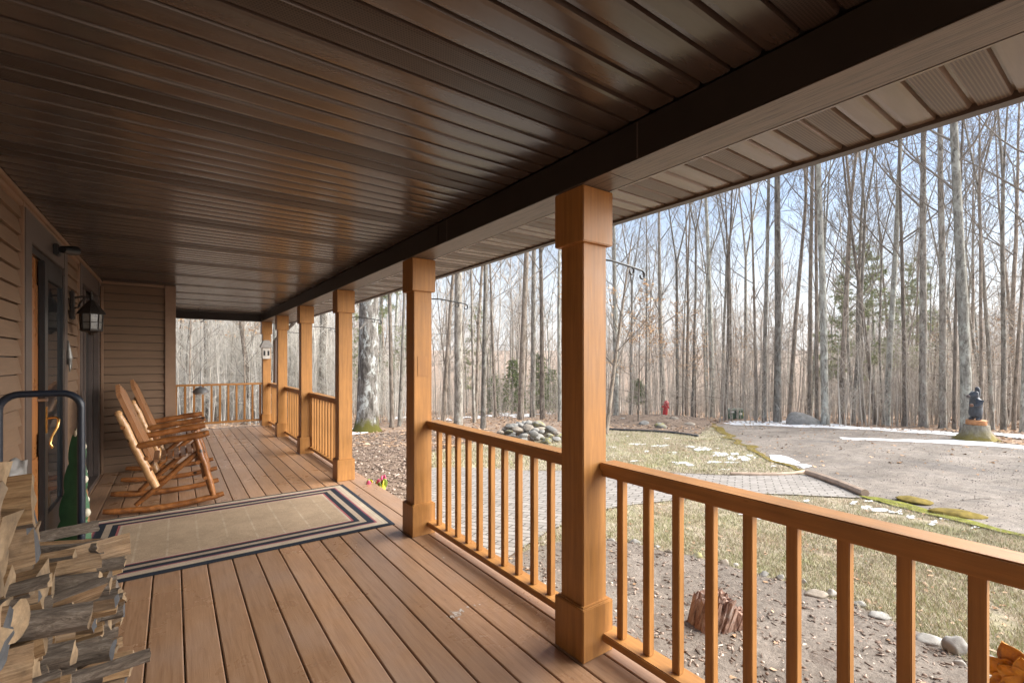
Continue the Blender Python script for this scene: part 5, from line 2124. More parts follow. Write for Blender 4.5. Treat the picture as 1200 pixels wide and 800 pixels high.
def grow(Ht, Rb, seed, lean=0.0, lean_az=0.0, fork=None, low=0.36, nl=17, flare=0.38, spread=1.0, leaf=None, sides=9, wv=0.013):
    rnd = random.Random(seed)
    tr, cr = MB(), MB()

    def stem(p0, d0, ln, r0, u0, base):
        n = 11 if base else 8
        pts, rad = [], []
        p = Vector(p0)
        d = Vector(d0)
        path = [p.copy()]
        hs = [0.0]
        if base:
            steps = [0.012, 0.03, 0.06] + [0.1 + 0.9 * i / (n - 1) for i in range(n)]
        else:
            steps = [(i + 1) / n for i in range(n)]
        prev = 0
        for s_ in steps:
            d = (d + Vector((rnd.uniform(-wv, wv), rnd.uniform(-wv, wv), 0.006))).normalized()
            p = p + d * (ln * (s_ - prev))
            prev = s_
            path.append(p.copy())
            hs.append(s_)
        for s_ in hs:
            u = u0 + (1 - u0) * s_
            rr = r0 * (1 - 0.8 * s_ ** 1.15) if fork is None or not base else r0 * (1 - 0.35 * s_)
            if base:
                rr *= 1 + flare * math.exp(-s_ * ln / 0.22)
            rad.append(max(0.012, rr))
        tr.tube(path, rad, sides, caps=False, jit=0.04 if sides > 8 else 0)
        return path, hs, rad

    def dress(path, hs, rad, lo, cnt, ln):
        for i in range(cnt):
            u = lo + (0.99 - lo) * (i + rnd.random() * 0.9) / cnt
            k = max(j for j in range(len(hs) - 1) if hs[j] <= u)
            t = (u - hs[k]) / max(1e-6, hs[k + 1] - hs[k])
            q = path[k].lerp(path[k + 1], t)
            rq = rad[k] + (rad[k + 1] - rad[k]) * t
            az = i * 2.4 + rnd.uniform(-0.6, 0.6)
            el = rnd.uniform(0.55, 1.05) * (1.15 - 0.3 * u)
            d = Vector((math.cos(az) * math.sin(el), math.sin(az) * math.sin(el), math.cos(el)))
            lb = ln * rnd.uniform(0.16, 0.30) * (1.15 - 0.75 * u) * spread
            limb(cr, q, d, lb, max(0.008, min(rq * 0.45, lb * 0.0085)), 0, rnd, leaf)

    d0 = Vector((math.sin(lean) * math.cos(lean_az), math.sin(lean) * math.sin(lean_az), math.cos(lean)))
    if fork is None:
        path, hs, rad = stem((0, 0, -0.15), d0, Ht, Rb, 0, True)
        dress(path, hs, rad, low, nl, Ht)
    else:
        path, hs, rad = stem((0, 0, -0.15), d0, Ht * fork, Rb, 0, True)
        if low < fork:
            dress(path, hs, rad, max(0.5, low / fork), 5, Ht)
        az = rnd.uniform(0, 6.28)
        for s_ in (0, 1):
            a = az + PI * s_
            tl = rnd.uniform(0.1, 0.24)
            d = Vector((math.cos(a) * tl, math.sin(a) * tl, 1)).normalized()
            p2, h2_, r2 = stem(path[-1] - Vector((0, 0, 0.05)), d, Ht * (1 - fork) * rnd.uniform(0.85, 1.05), rad[-1] * rnd.uniform(0.62, 0.85), 0, False)
            dress(p2, h2_, r2, 0.12, max(7, nl // 2 + 2), Ht * 0.8)
    # dead side twigs low on the trunk
    for i in range(6):
        u = rnd.uniform(0.14, max(0.2, low))
        k = max(j for j in range(len(hs) - 1) if hs[j] <= u)
        q = path[k].lerp(path[k + 1], (u - hs[k]) / max(1e-6, hs[k + 1] - hs[k]))
        az = rnd.uniform(0, 6.28)
        limb(cr, q, Vector((math.cos(az), math.sin(az), rnd.uniform(-0.1, 0.5))).normalized(), rnd.uniform(0.5, 1.6), 0.012, 1, rnd, None, 0.02)
    return tr, cr


def tree_obj(tr, cr, p, label, group, bark, name='bare_tree', twig='twig', cat='tree', rz=0.0):
    t = empty(name, p, label, cat, group, rz)
    a = tr.build('trunk', M[bark], t, True, recalc=False) if isinstance(tr, MB) else linkmesh('trunk', tr, t)
    b_ = cr.build('crown', M[twig], t, False, recalc=False) if isinstance(cr, MB) else linkmesh('crown', cr, t)
    return t


GRP = 'bare trees of the woods'
key = [  # px, base y, width px, height m, lean (picture right +), bark, fork, label
    (459, 500, 7, 17, 0, 'bark_warm', None, 'slim reddish bare tree right of the big lichen-covered maple'),
    (468, 499, 6, 16, 0.02, 'bark', None, 'thin grey tree close beside the slim reddish one'),
    (537, 498, 14, 21, 0.01, 'bark', None, 'thick furrowed grey tree behind the railing between the first two posts'),
    (519, 493, 7, 15, 0.07, 'bark_warm', None, 'dark tree leaning right beside the patched post'),
    (556, 495, 5, 16, -0.04, 'bark', None, 'thin tree just right of the thick furrowed one'),
    (566, 502, 8, 18, 0.0, 'bark', None, 'straight grey tree rising at the left end of the rock heap'),
    (581, 489, 5, 16, -0.05, 'bark_warm', None, 'slender tree leaning left above the rock heap'),
    (610, 492, 10, 20, 0.01, 'bark_warm', None, 'stout brown tree behind the middle of the rock heap'),
    (624, 489, 9, 20, 0.0, 'bark', 0.6, 'forked tree between the stout brown tree and the far car'),
    (636, 490, 8, 20, -0.02, 'bark_warm', None, 'dark straight tree just left of the far car'),
    (656, 494, 6, 17, 0.0, 'bark_pale', None, 'pale tree against the left edge of the nearest post'),
    (722, 490, 9, 18, 0.0, 'bark_pale', None, 'pale tree against the right edge of the nearest post'),
    (739, 487, 5, 17, 0.03, 'bark', 0.5, 'thin tree behind the left end of the mulch mound'),
    (757, 488, 4, 15, 0.0, 'bark', None, 'very thin tree behind the middle of the mulch mound'),
    (778, 486, 8, 20, -0.02, 'bark', None, 'tall tree directly behind the red hydrant'),
    (794, 487, 6, 18, 0.0, 'bark', 0.55, 'forked tree just right of the red hydrant'),
    (805, 487, 6, 18, -0.01, 'bark_warm', 0.5, 'brown tree behind the right end of the mulch mound'),
    (835, 489, 8, 20, -0.02, 'bark_pale', None, 'tall pale tree left of the green utility boxes'),
    (846, 489, 5, 18, 0.02, 'bark', 0.5, 'forked tree right behind the green utility boxes'),
    (858, 489, 5, 18, -0.01, 'bark_warm', 0.55, 'brown tree rising over the left utility box'),
    (872, 490, 6, 19, 0.02, 'bark', 0.45, 'wide forked tree just right of the utility boxes'),
    (886, 493, 5, 17, 0.0, 'bark_warm', None, 'slim brown tree between utility boxes and boulder'),
    (896, 494, 7, 20, 0.0, 'bark', 0.55, 'grey tree two trunks left of the boulder'),
    (911, 495, 11, 21, -0.01, 'bark', 0.62, 'thick forked tree immediately left of the boulder'),
    (925, 493, 7, 20, 0.02, 'bark_warm', 0.5, 'brown tree rising behind the left side of the boulder'),
    (949, 494, 7, 20, 0.0, 'bark_warm', 0.6, 'brown tree rising behind the right side of the boulder'),
    (957, 495, 6, 20, 0.01, 'bark_warm', None, 'slim tree between the boulder and the pale spotted trunk'),
    (967, 498, 11, 21, -0.01, 'bark_pale', None, 'thick pale lichen-spotted trunk just right of the boulder'),
    (985, 496, 8, 19, 0.05, 'bark_warm', 0.5, 'forked brown tree leaning right in front of the pine'),
    (1000, 496, 6, 18, 0.04, 'bark', 0.5, 'thin grey tree standing before the pine'),
    (1027, 497, 6, 15, -0.10, 'bark_warm', None, 'dark tree leaning clearly left by the pale birch'),
    (1039, 498, 9, 20, 0.025, 'bark_pale', None, 'pale birch-like tree with white lower trunk'),
    (1060, 499, 6, 18, 0.0, 'bark_warm', None, 'slim tree right of the pale birch-like one'),
    (1082, 500, 11, 21, 0.0, 'bark', None, 'thick grey tree midway between boulder and bear carving'),
    (1105, 501, 10, 20, -0.02, 'bark', 0.6, 'forked grey tree left of the tree behind the bear'),
    (1118, 502, 5, 17, 0.01, 'bark_warm', None, 'dark slim tree just left of the bear carving'),
    (1133, 506, 15, 22, -0.015, 'bark_pale', None, 'thickest pale trunk standing right behind the bear carving'),
    (1150, 503, 5, 17, 0.0, 'bark_warm', None, 'brown slim tree seen over the head of the bear'),
    (1163, 503, 6, 18, -0.01, 'bark', 0.5, 'first grey tree right of the bear carving'),
    (1176, 503, 7, 18, -0.03, 'bark', 0.5, 'forked tree near the right edge of the view'),
    (1188, 503, 5, 17, 0.02, 'bark_warm', None, 'slim brown tree close to the right edge of the view'),
    (1200, 506, 10, 20, 0.0, 'bark_pale', None, 'pale tree cut by the right edge of the view')]
keypos = []
for i, (px, py, wp, Ht, ln, bk, fk, lab) in enumerate(key):
    p = G(px, py)
    f = depth(p.x, p.y)
    Rb = wp * 0.5 * f / FPX * 0.74
    az = -YAW if ln >= 0 else PI - YAW
    tr, cr = grow(Ht, Rb, 140 + i, abs(ln), az, fk, low=random.Random(i).uniform(0.28, 0.42), nl=16 if wp > 7 else 13, sides=11 if wp > 7 else 8)
    tree_obj(tr, cr, p, lab, GRP, bk)
    keypos.append((p.x, p.y))

# the great maple left of the open gap
p = G(430, 505)
f = depth(p.x, p.y)
tr, cr = grow(23, 12.0 * f / FPX, 900, 0.0, 0, None, 0.3, 20, 0.75, 1.2, sides=22)
tree_obj(tr, cr, p, 'great old maple with mottled lichen bark and mossy foot', None, 'bark_big', 'maple_tree')
keypos.append((p.x, p.y))
# trees at the far end of the porch, beyond the end railing
for i, (px, f, wp, Ht, ln, bk, lab) in enumerate(((213, 24, 4.5, 18, 0.0, 'bark', 'dark spotted thin tree nearest the corner trim beyond the end railing'), (228, 27, 6, 20, 0.0, 'bark_pale', 'wide pale trunk seen over the hanging feeder'), (243, 24, 6, 19, 0.01, 'bark', 'grey tree right of the hanging feeder beyond the end railing'),
                                                  (262, 29, 4, 17, -0.02, 'bark_warm', 'slim brown tree in the middle of the end opening'), (297, 21, 5.5, 15, -0.13, 'bark_warm', 'dark tree leaning left beyond the end railing'), (379, 23, 11, 20, 0.0, 'bark', 'broad grey tree between the fourth post and the gap post'),
                                                  (345, 28, 6, 19, 0.0, 'bark_pale', 'pale trunk in the narrow gap left of the fourth post'), (280, 34, 4, 18, 0.02, 'bark', 'thin grey tree right of the middle of the end opening'))):
    d = ray(px, HY)
    q = d * f
    z = gz(q.x, q.y)
    tr, cr = grow(Ht, wp * 0.5 * f / FPX, 950 + i, abs(ln), -YAW if ln >= 0 else PI - YAW, None, 0.3, 15)
    tree_obj(tr, cr, (q.x, q.y, z), lab, GRP, bk)
    keypos.append((q.x, q.y))

# the other trees one can tell apart: copies of fourteen grown kinds
protos = []
for i in range(16):
    rnd = random.Random(400 + i)
    Ht = rnd.uniform(15, 20)
    Rb = rnd.choice([0.055, 0.065, 0.075, 0.09, 0.11])
    tr, cr = grow(Ht, Rb, 300 + i, rnd.uniform(0, 0.05), rnd.uniform(0, 6), rnd.choice([None, 0.36, 0.46, 0.55]), rnd.uniform(0.28, 0.42), 14, sides=7, wv=0.03)
    protos.append((tr.mesh('trunk', M[rnd.choice(['bark', 'bark', 'bark_warm', 'bark_pale'])], True, False), cr.mesh('crown', M['twig'], False, False)))
rnd = random.Random(77)


def woods_ok(px, f):
    """where the woods begin, seen along each direction"""
    if px < 320:
        return f > 19
    if px < 520:
        return f > 20
    if px < 700:
        return f > 21.5
    if px < 840:
        return f > 23
    if px < 960:
        return f > 20
    if px < 1300:
        return f > 18.5
    return f > 17


def wood_label(px, f):
    dist = 'near the front' if f < 28 else ('some way into' if f < 42 else 'deep in')
    side = ('beyond the far end of the porch' if px < 320 else 'seen between the far posts' if px < 480 else 'behind the rock heap' if px < 700 else 'behind the mulch mound' if px < 840 else 'behind the utility boxes and boulder' if px < 1000 else 'behind the pine and the bear carving')
    return 'bare leafless tree %s of the woods %s' % (dist.replace('some way into', 'in the middle').replace('deep in', 'at the back'), side)


placed = list(keypos)
cnt = 0
tries = 0
while cnt < 125 and tries < 20000:
    tries += 1
    px = rnd.uniform(150, 1330)
    f = 18 + 44 * rnd.random() ** 1.25
    if not woods_ok(px, f):
        continue
    d = ray(px, HY)
    x, y = d.x * f, d.y * f
    if any((x - a) ** 2 + (y - b_) ** 2 < 1.5 for a, b_ in placed):
        continue
    placed.append((x, y))
    tm, cm = rnd.choice(protos)
    s_ = rnd.uniform(0.8, 1.12)
    t = empty('bare_tree', (x, y, gz(x, y)), wood_label(px, f), 'tree', GRP, rnd.uniform(0, 6.28))
    t.scale = (s_, s_, s_ * rnd.uniform(0.95, 1.08))
    linkmesh('trunk', tm, t)
    linkmesh('crown', cm, t)
    cnt += 1

# the woods beyond them, one mass
fp = []
for i in range(7):
    r2 = random.Random(600 + i)
    mb = MB()
    Ht = r2.uniform(9, 15)
    R_ = r2.uniform(0.06, 0.12)
    path = [Vector((0, 0, -0.3))]
    for k in range(5):
        path.append(path[-1] + Vector((r2.uniform(-.25, .25), r2.uniform(-.25, .25), Ht / 5)))
    mb.tube(path, [R_, R_ * 0.9, R_ * 0.72, R_ * 0.5, R_ * 0.3, 0.02], 4, caps=False)
    for k in range(16):
        u = r2.uniform(0.3, 0.98)
        j = min(4, int(u * 5))
        q = path[j].lerp(path[j + 1], u * 5 - j)
        az = r2.uniform(0, 6.28)
        d = Vector((math.cos(az) * 0.7, math.sin(az) * 0.7, 0.8))
        ln = Ht * r2.uniform(0.1, 0.24) * (1.2 - u * 0.6)
        e1 = q + d * ln * 0.5
        e2 = e1 + (d + Vector((r2.uniform(-.3, .3), r2.uniform(-.3, .3), 0.35))) * ln * 0.5
        mb.tube([q, e1, e2], [0.035, 0.025, 0.012], 3, caps=False)
        for m_ in range(4):
            b0 = q.lerp(e2, r2.uniform(0.3, 1))
            b1 = b0 + Vector((r2.uniform(-1, 1), r2.uniform(-1, 1), r2.uniform(0.1, 1.1))) * ln * 0.32
            mb.tube([b0, b1], [0.018, 0.008], 3, caps=False)
    fp.append(to_np(mb))
pl_ = []
for i in range(1700):
    px = rnd.uniform(60, 1420) if i < 1100 else rnd.uniform(1420, 2900)
    f = 34 + 130 * rnd.random() ** 1.2
    d = ray(px, HY)
    x, y = d.x * f, d.y * f
    s_ = rnd.uniform(0.8, 1.15)
    pl_.append((x, y, gz(x, y), rnd.uniform(0, 6.28), s_, s_, rnd.randrange(7)))
tag(scatter('far_woods', fp, pl_, M['far_bark']), 'far mass of bare woods behind the nearer trees', None, None, 'stuff')

# saplings and brush
sp_ = []
for i in range(9):
    r2 = random.Random(700 + i)
    mb = MB()
    Ht = r2.uniform(1.6, 5.0)
    path = [Vector((0, 0, -0.1))]
    for k in range(4):
        path.append(path[-1] + Vector((r2.uniform(-.09, .09), r2.uniform(-.09, .09), 1)) * (Ht / 4))
    R_ = 0.008 + 0.0042 * Ht
    mb.tube(path, [R_, R_ * 0.85, R_ * 0.6, R_ * 0.4, 0.004], 3, caps=False)
    for k in range(14):
        u = r2.uniform(0.15, 0.98)
        j = min(3, int(u * 4))
        q = path[j].lerp(path[j + 1], u * 4 - j)
        az = r2.uniform(0, 6.28)
        d = Vector((math.cos(az) * 0.6, math.sin(az) * 0.6, r2.uniform(0.3, 1.0)))
        ln = Ht * r2.uniform(0.1, 0.26)
        e1 = q + d * ln
        mb.tube([q, e1], [0.008, 0.004], 3, caps=False)
        for m_ in range(2):
            b0 = q.lerp(e1, r2.uniform(0.3, 0.9))
            mb.tube([b0, b0 + Vector((r2.uniform(-1, 1), r2.uniform(-1, 1), r2.uniform(0.1, 1.0))) * ln * 0.45], [0.005, 0.003], 3, caps=False)
    sp_.append(to_np(mb))
pl_ = []
while len(pl_) < 4600:
    px = rnd.uniform(100, 1400)
    f = 18 + 55 * rnd.random() ** 1.5
    if not woods_ok(px, f + 0.5):
        continue
    d = ray(px, HY)
    x, y = d.x * f, d.y * f
    q = noise.noise(Vector((x * 0.18, y * 0.18, 3)))
    if rnd.random() > 0.6 + q:
        continue
    s_ = rnd.uniform(0.6, 1.15)
    if 500 < px < 700 and f < 30:
        s_ *= 0.55
    pl_.append((x, y, gz(x, y), rnd.uniform(0, 6.28), s_, s_, rnd.randrange(9)))
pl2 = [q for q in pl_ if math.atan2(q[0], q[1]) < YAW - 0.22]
pl_ = [q for q in pl_ if math.atan2(q[0], q[1]) >= YAW - 0.22]
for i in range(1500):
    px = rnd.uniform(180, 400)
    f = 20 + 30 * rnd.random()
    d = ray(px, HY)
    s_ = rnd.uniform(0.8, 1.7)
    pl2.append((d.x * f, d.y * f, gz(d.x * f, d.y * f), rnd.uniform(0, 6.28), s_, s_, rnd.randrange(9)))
for i in range(900):
    px = rnd.uniform(1400, 2800)
    f = 17 + 40 * rnd.random() ** 1.3
    d = ray(px, HY)
    s_ = rnd.uniform(0.6, 1.2)
    pl_.append((d.x * f, d.y * f, gz(d.x * f, d.y * f), rnd.uniform(0, 6.28), s_, s_, rnd.randrange(9)))
tag(scatter('glare_brush', sp_, pl2, M['glare_brush']), 'thicket of bare saplings coloured paler for the glare beyond the far end of the porch', None, None, 'stuff')
tag(scatter('brush', sp_, pl_, M['brush']), 'thicket of thin bare saplings along the floor of the woods', None, None, 'stuff')


# beech saplings that kept their dry leaves
def leafed(p, Ht, seed, label, nleaf=900, lean=0.0, Rb=0.04, spread=1.5, lo=0.3, hi=1.0):
    lf = []
    tr, cr = grow(Ht, Rb, seed, abs(lean), -YAW if lean >= 0 else PI - YAW, None, 0.3, 14, 0.3, spread, leaf=lf, sides=7)
    t = tree_obj(tr, cr, p, label, 'saplings holding dry tan leaves', 'bark_warm', 'beech_sapling')
    r2 = random.Random(seed)
    lf = [q for q in lf if lo * Ht <= q.z <= hi * Ht]
    # leaves hang in clusters on some of the twigs
    cl = r2.sample(lf, max(1, min(len(lf), nleaf // 9)))
    V, T = [], []
    for q in cl:
        for k in range(9):
            c_ = q + Vector((r2.gauss(0, .13), r2.gauss(0, .13), r2.gauss(-0.03, .06)))
            a = Vector((r2.uniform(-1, 1), r2.uniform(-1, 1), r2.uniform(-0.9, 0.2))).normalized() * r2.uniform(0.035, 0.06)
            b_ = a.cross(Vector((r2.uniform(-1, 1), r2.uniform(-1, 1), r2.uniform(-1, 1)))).normalized() * r2.uniform(0.014, 0.024)
            o_ = len(V)
            V += [c_ - a, c_ + b_, c_ + a, c_ - b_]
            T += [(o_, o_ + 1, o_ + 2), (o_, o_ + 2, o_ + 3)]
    fo = np_mesh('foliage', np.array(V), np.array(T), M['beech_leaf'])
    fo.parent = t
    fo['kind'] = 'stuff'
    return t


def at_px(px, f):
    d = ray(px, HY)
    return Vector((d.x * f, d.y * f, gz(d.x * f, d.y * f)))


leafed(at_px(709, 15.0), 6.6, 811, 'crooked young tree with tan leaves right behind the nearest post', 420, 0.16, 0.075, 2.0, 0.35, 0.75)
leafed(at_px(748, 19.5), 5.4, 812, 'tan-leaved sapling left of the red hydrant', 800, 0.02, 0.035, 1.7, 0.35, 0.85)
leafed(at_px(800, 22), 5.6, 813, 'tan-leaved sapling right of the red hydrant', 700, 0.0)
leafed(at_px(815, 24), 5.0, 814, 'tan-leaved sapling left of the utility boxes', 500, 0.0)
leafed(at_px(868, 24), 4.6, 815, 'tan-leaved sapling above the right utility box', 400, 0.0)
leafed(at_px(1092, 20), 4.6, 816, 'tan-leaved sapling left of the bear carving', 260, 0.02)
leafed(at_px(1160, 19.5), 4.8, 817, 'tan-leaved sapling right of the bear carving', 420, 0.0)
leafed(at_px(1185, 23), 5.6, 818, 'tan-leaved sapling near the right edge of the view', 360, 0.0)
leafed(at_px(222, 18.5), 5.6, 819, 'tan-leaved sapling left of the hanging feeder beyond the end railing', 260, 0.0, lo=0.6)
leafed(at_px(287, 19), 5.7, 820, 'tan-leaved sapling beside the bird house post', 340, 0.02, lo=0.62)


# evergreens
def conifer(p, Ht, seed, label, sparse, mat, droop=0.05, name='hemlock_tree', width=0.24, base=0.12, Rb=None, cl=1.0):
    r2 = random.Random(seed)
    t = empty(name, p, label, 'tree', 'evergreens in the woods')
    mb = MB()
    path = [Vector((0, 0, -0.1))]
    for k in range(8):
        path.append(path[-1] + Vector((r2.uniform(-.05, .05), r2.uniform(-.05, .05), Ht / 8)))
    R_ = Rb or Ht * 0.011
    mb.tube(path, [R_ * (1.05 - k / 8) + 0.008 for k in range(9)], 8, caps=False)
    mb.build('trunk', M['bark_warm'], t, True, recalc=False)
    br, V, T = MB(), [], []
    nw = int(Ht * (4.6 if not sparse else 1.5)) + 4
    for w_ in range(nw):
        u = base + (0.985 - base) * (w_ + r2.uniform(-.2, .2)) / nw
        j = min(7, max(0, int(u * 8)))
        q0 = path[j].lerp(path[j + 1], u * 8 - j)
        for b_ in range(5 if not sparse else 4):
            if sparse and r2.random() < 0.25:
                continue
            az = w_ * 1.1 + b_ * 1.35 + r2.uniform(-.3, .3)
            ln = Ht * width * (1.02 - u) ** 0.75 * r2.uniform(0.65, 1.1) + 0.15
            rise = 0.25 if sparse else 0.05
            tip = q0 + Vector((math.cos(az) * ln, math.sin(az) * ln, ln * (rise - droop)))
            mid = q0.lerp(tip, 0.5) + Vector((0, 0, 0.06 * ln))
            br.tube([q0, mid, tip], [0.012 + 0.006 * ln, 0.012, 0.005], 3, caps=False)
            nsub = int((16 if not sparse else 13) * ln * cl) + 3
            for s_ in range(nsub):
                v = r2.uniform(0.25 if not sparse else 0.42, 1.0)
                c_ = (q0.lerp(mid, v * 2) if v < 0.5 else mid.lerp(tip, v * 2 - 1)) + Vector((r2.gauss(0, 0.10), r2.gauss(0, 0.10), r2.gauss(0.0, 0.10))) * (0.6 + ln * 0.35)
                for k in range(7 if not sparse else 15):
                    dl = Vector((math.cos(az) + r2.uniform(-1.1, 1.1), math.sin(az) + r2.uniform(-1.1, 1.1), r2.uniform(-.8, .9 if sparse else .3))).normalized() * r2.uniform(0.10, 0.21)
                    sd = dl.cross(Vector((r2.uniform(-1, 1), r2.uniform(-1, 1), 1))).normalized() * (0.022 if not sparse else 0.014)
                    o_ = len(V)
                    V += [c_ - sd, c_ + sd, c_ + dl]
                    T += [(o_, o_ + 1, o_ + 2)]
    br.build('branches', M['twig'], t, False, recalc=False)
    fo = np_mesh('foliage', np.array(V), np.array(T), M[mat])
    fo.parent = t
    fo['kind'] = 'stuff'
    return t


conifer(at_px(1010, 24.5), 9.6, 1, 'sparse pine with airy green layers behind the pale birch-like tree', True, 'pine_needle', -0.02, 'pine_tree', 0.27, 0.2, cl=2.2)
conifer(at_px(1075, 33), 11.5, 2, 'sparse pine farther right, behind the thick grey trees', True, 'pine_needle', -0.02, 'pine_tree', 0.22, 0.25, cl=1.8)
conifer(at_px(449, 31), 12.5, 3, 'sparse pine behind the great maple and the slim reddish tree', True, 'pine_needle', 0.0, 'pine_tree', 0.25, 0.12, cl=1.8)
conifer(at_px(600, 31), 3.9, 4, 'young hemlock behind the stout brown tree', False, 'needle', 0.1, width=0.26, cl=0.7)
conifer(at_px(579, 33), 3.0, 5, 'small hemlock left of the stout brown tree', False, 'needle', 0.1, width=0.26, cl=0.5)
conifer(at_px(633, 32), 4.4, 6, 'young hemlock behind the dark straight tree by the far car', False, 'needle', 0.1, width=0.24, cl=0.7)
conifer(at_px(648, 36), 3.6, 7, 'young hemlock against the left edge of the nearest post', False, 'needle', 0.1, width=0.26, cl=0.6)
conifer(at_px(748, 30), 2.4, 8, 'little bright evergreen left behind the red hydrant', False, 'needle', 0.1, width=0.34, base=0.4)
conifer(at_px(560, 40), 10, 9, 'thin pale pine deep behind the thick furrowed tree', True, 'pine_needle', 0.0, 'pine_tree', 0.2, 0.2)

# pale dry shrub by the utility boxes
mb = MB()
r2 = random.Random(3)
for i in range(40):
    a = r2.uniform(0, 6.28)
    e1 = Vector((math.cos(a) * r2.uniform(.1, .35), math.sin(a) * r2.uniform(.1, .35), r2.uniform(.3, .65)))
    mb.tube([(0, 0, -0.03), e1 * 0.5 + Vector((0, 0, .1)), e1], [0.012, 0.009, 0.004], 4, caps=False)
    for k in range(3):
        q = e1 * r2.uniform(0.5, 1)
        mb.tube([q, q + Vector((r2.uniform(-.15, .15), r2.uniform(-.15, .15), r2.uniform(0, .15)))], [0.006, 0.003], 3, caps=False)
o = mb.build('dry_shrub', simple('bleached_stems', (0.5, 0.45, 0.38), 0.9), None, False, recalc=False)
o.location = G(886, 493)
tag(o, 'pale dry leafless shrub right of the green utility boxes', 'shrub')

# fallen branches on the floor of the woods and one twig on the drive
r2 = random.Random(17)
for i, (px, py, ln, az, lab) in enumerate(((690, 494, 2.2, 0.2, 'fallen branch lying left of the mulch mound'), (800, 484, 2.6, 0.1, 'fallen branch lying behind the red hydrant'), (985, 498, 1.8, -0.2, 'fallen branch lying right of the grey boulder'),
                                             (1065, 501, 2.4, 0.3, 'fallen branch on the leaves in front of the thick grey trees'), (545, 505, 2.0, 0.1, 'fallen branch by the thick furrowed tree'), (480, 506, 1.6, -0.3, 'fallen branch right of the slim reddish tree'),
                                             (1126, 587, 0.42, 0.1, 'dark twig lying on the gravel drive'))):
    p = G(px, py)
    mb = MB()
    limb(mb, Vector((0, 0, 0.02)), Vector((1, 0, 0.02)), ln, 0.03 if ln > 1 else 0.012, 1, r2, None, 0.0, 0.12)
    for k_, v in enumerate(mb.v):
        mb.v[k_] = (v[0], v[1], max(0.01, v[2] * 0.35 + 0.02))
    o = mb.build('fallen_branch', M['bark_warm'], None, True, recalc=False)
    o.location = p
    o.rotation_euler = (0, 0, -YAW + az)
    tag(o, lab, 'branch', 'fallen branches')

# ------------------------------------------------------------------ grass, leaves, chips and grit
from mathutils.geometry import tessellate_polygon


def inside(poly, x, y):
    c_ = False
    j = len(poly) - 1
    for i in range(len(poly)):
        xi, yi = poly[i]
        xj, yj = poly[j]
        if (yi > y) != (yj > y) and x < (xj - xi) * (y - yi) / (yj - yi) + xi:
            c_ = not c_
        j = i
    return c_


random.seed(12)


def tuft(n, h, w, spread):
    mb_ = MB()
    for i in range(n):
        a = random.uniform(0, 6.28)
        x, y = random.gauss(0, spread), random.gauss(0, spread)
        ln = h * random.uniform(0.5, 1.2)
        tl = random.uniform(0.3, 1.4)
        dx, dy = math.cos(a) * ln * tl, math.sin(a) * ln * tl
        px_, py_ = -math.sin(a) * w, math.cos(a) * w
        mb_.add([(x - px_, y - py_, -0.004), (x + px_, y + py_, -0.004), (x + dx, y + dy, ln)], [(0, 1, 2)])
    return to_np(mb_)


tp = [tuft(9, random.uniform(0.02, 0.04), 0.0022, 0.035) for _ in range(10)]
tp_far = [tuft(9, random.uniform(0.03, 0.05), 0.005, 0.09) for _ in range(8)]


def fill(poly, n, fmin, fmax, pw, test=None, pxr=(380, 1260)):
    out = []
    k = 0
    while len(out) < n and k < n * 30:
        k += 1
        px = random.uniform(*pxr)
        f = fmin + (fmax - fmin) * random.random() ** pw
        d = ray(px, HY)
        x, y = d.x * f, d.y * f
        if poly is not None and not inside(poly, x, y):
            continue
        if test and not test(x, y):
            continue
        out.append((x, y))
    return out


gpl = [(x, y, gz(x, y) + 0.006, random.uniform(0, 6.28), 1, 1, random.randrange(10)) for x, y in fill(lawn_lo, 11000, 2.2, 9, 1.5, lambda x, y: noise.noise(Vector((x * 2.5, y * 2.5, 0))) > -0.35 - 0.2 * random.random())]
o = scatter('grass', tp, gpl, M['grass'])
tag(o, 'short straw-coloured winter grass of the nearer lawn', None, None, 'stuff')
gpl = [(x, y, gz(x, y) + 0.006, random.uniform(0, 6.28), 1, 1, random.randrange(8)) for x, y in fill(lawn_up, 7000, 5, 19, 1.0)]
o = scatter('grass', tp_far, gpl, M['grass'])
tag(o, 'straw-coloured winter grass of the upper lawn', None, None, 'stuff')


def flake(n, s_, th):
    mb_ = MB()
    ring = []
    for k in range(n):
        a = 2 * PI * k / n
        r_ = s_ * random.uniform(0.5, 1.0)
        ring.append((r_ * math.cos(a), r_ * 0.6 * math.sin(a), th + random.uniform(-.3, .3) * s_))
    mb_.add(ring, [tuple(range(n))])
    return to_np(mb_)


def chip(s_):
    mb_ = MB()
    l_, w_, h_ = s_ * random.uniform(0.7, 1.6), s_ * random.uniform(0.15, 0.4), s_ * random.uniform(0.1, 0.25)
    mb_.box(-l_, l_, -w_, w_, 0, h_)
    V, T = to_np(mb_)
    V = V + np.array([[random.uniform(-.3, .3) * s_ * 0.5 for _ in range(3)] for _ in range(len(V))], dtype=np.float32)
    return V, T


def pebble(s_):
    bm_ = bmesh.new()
    bmesh.ops.create_icosphere(bm_, subdivisions=1, radius=s_)
    for v in bm_.verts:
        v.co = Vector((v.co.x * random.uniform(.8, 1.2), v.co.y * random.uniform(.7, 1), v.co.z * random.uniform(.5, .8)))
    mb_ = MB()
    mb_.bm(bm_)
    return to_np(mb_)


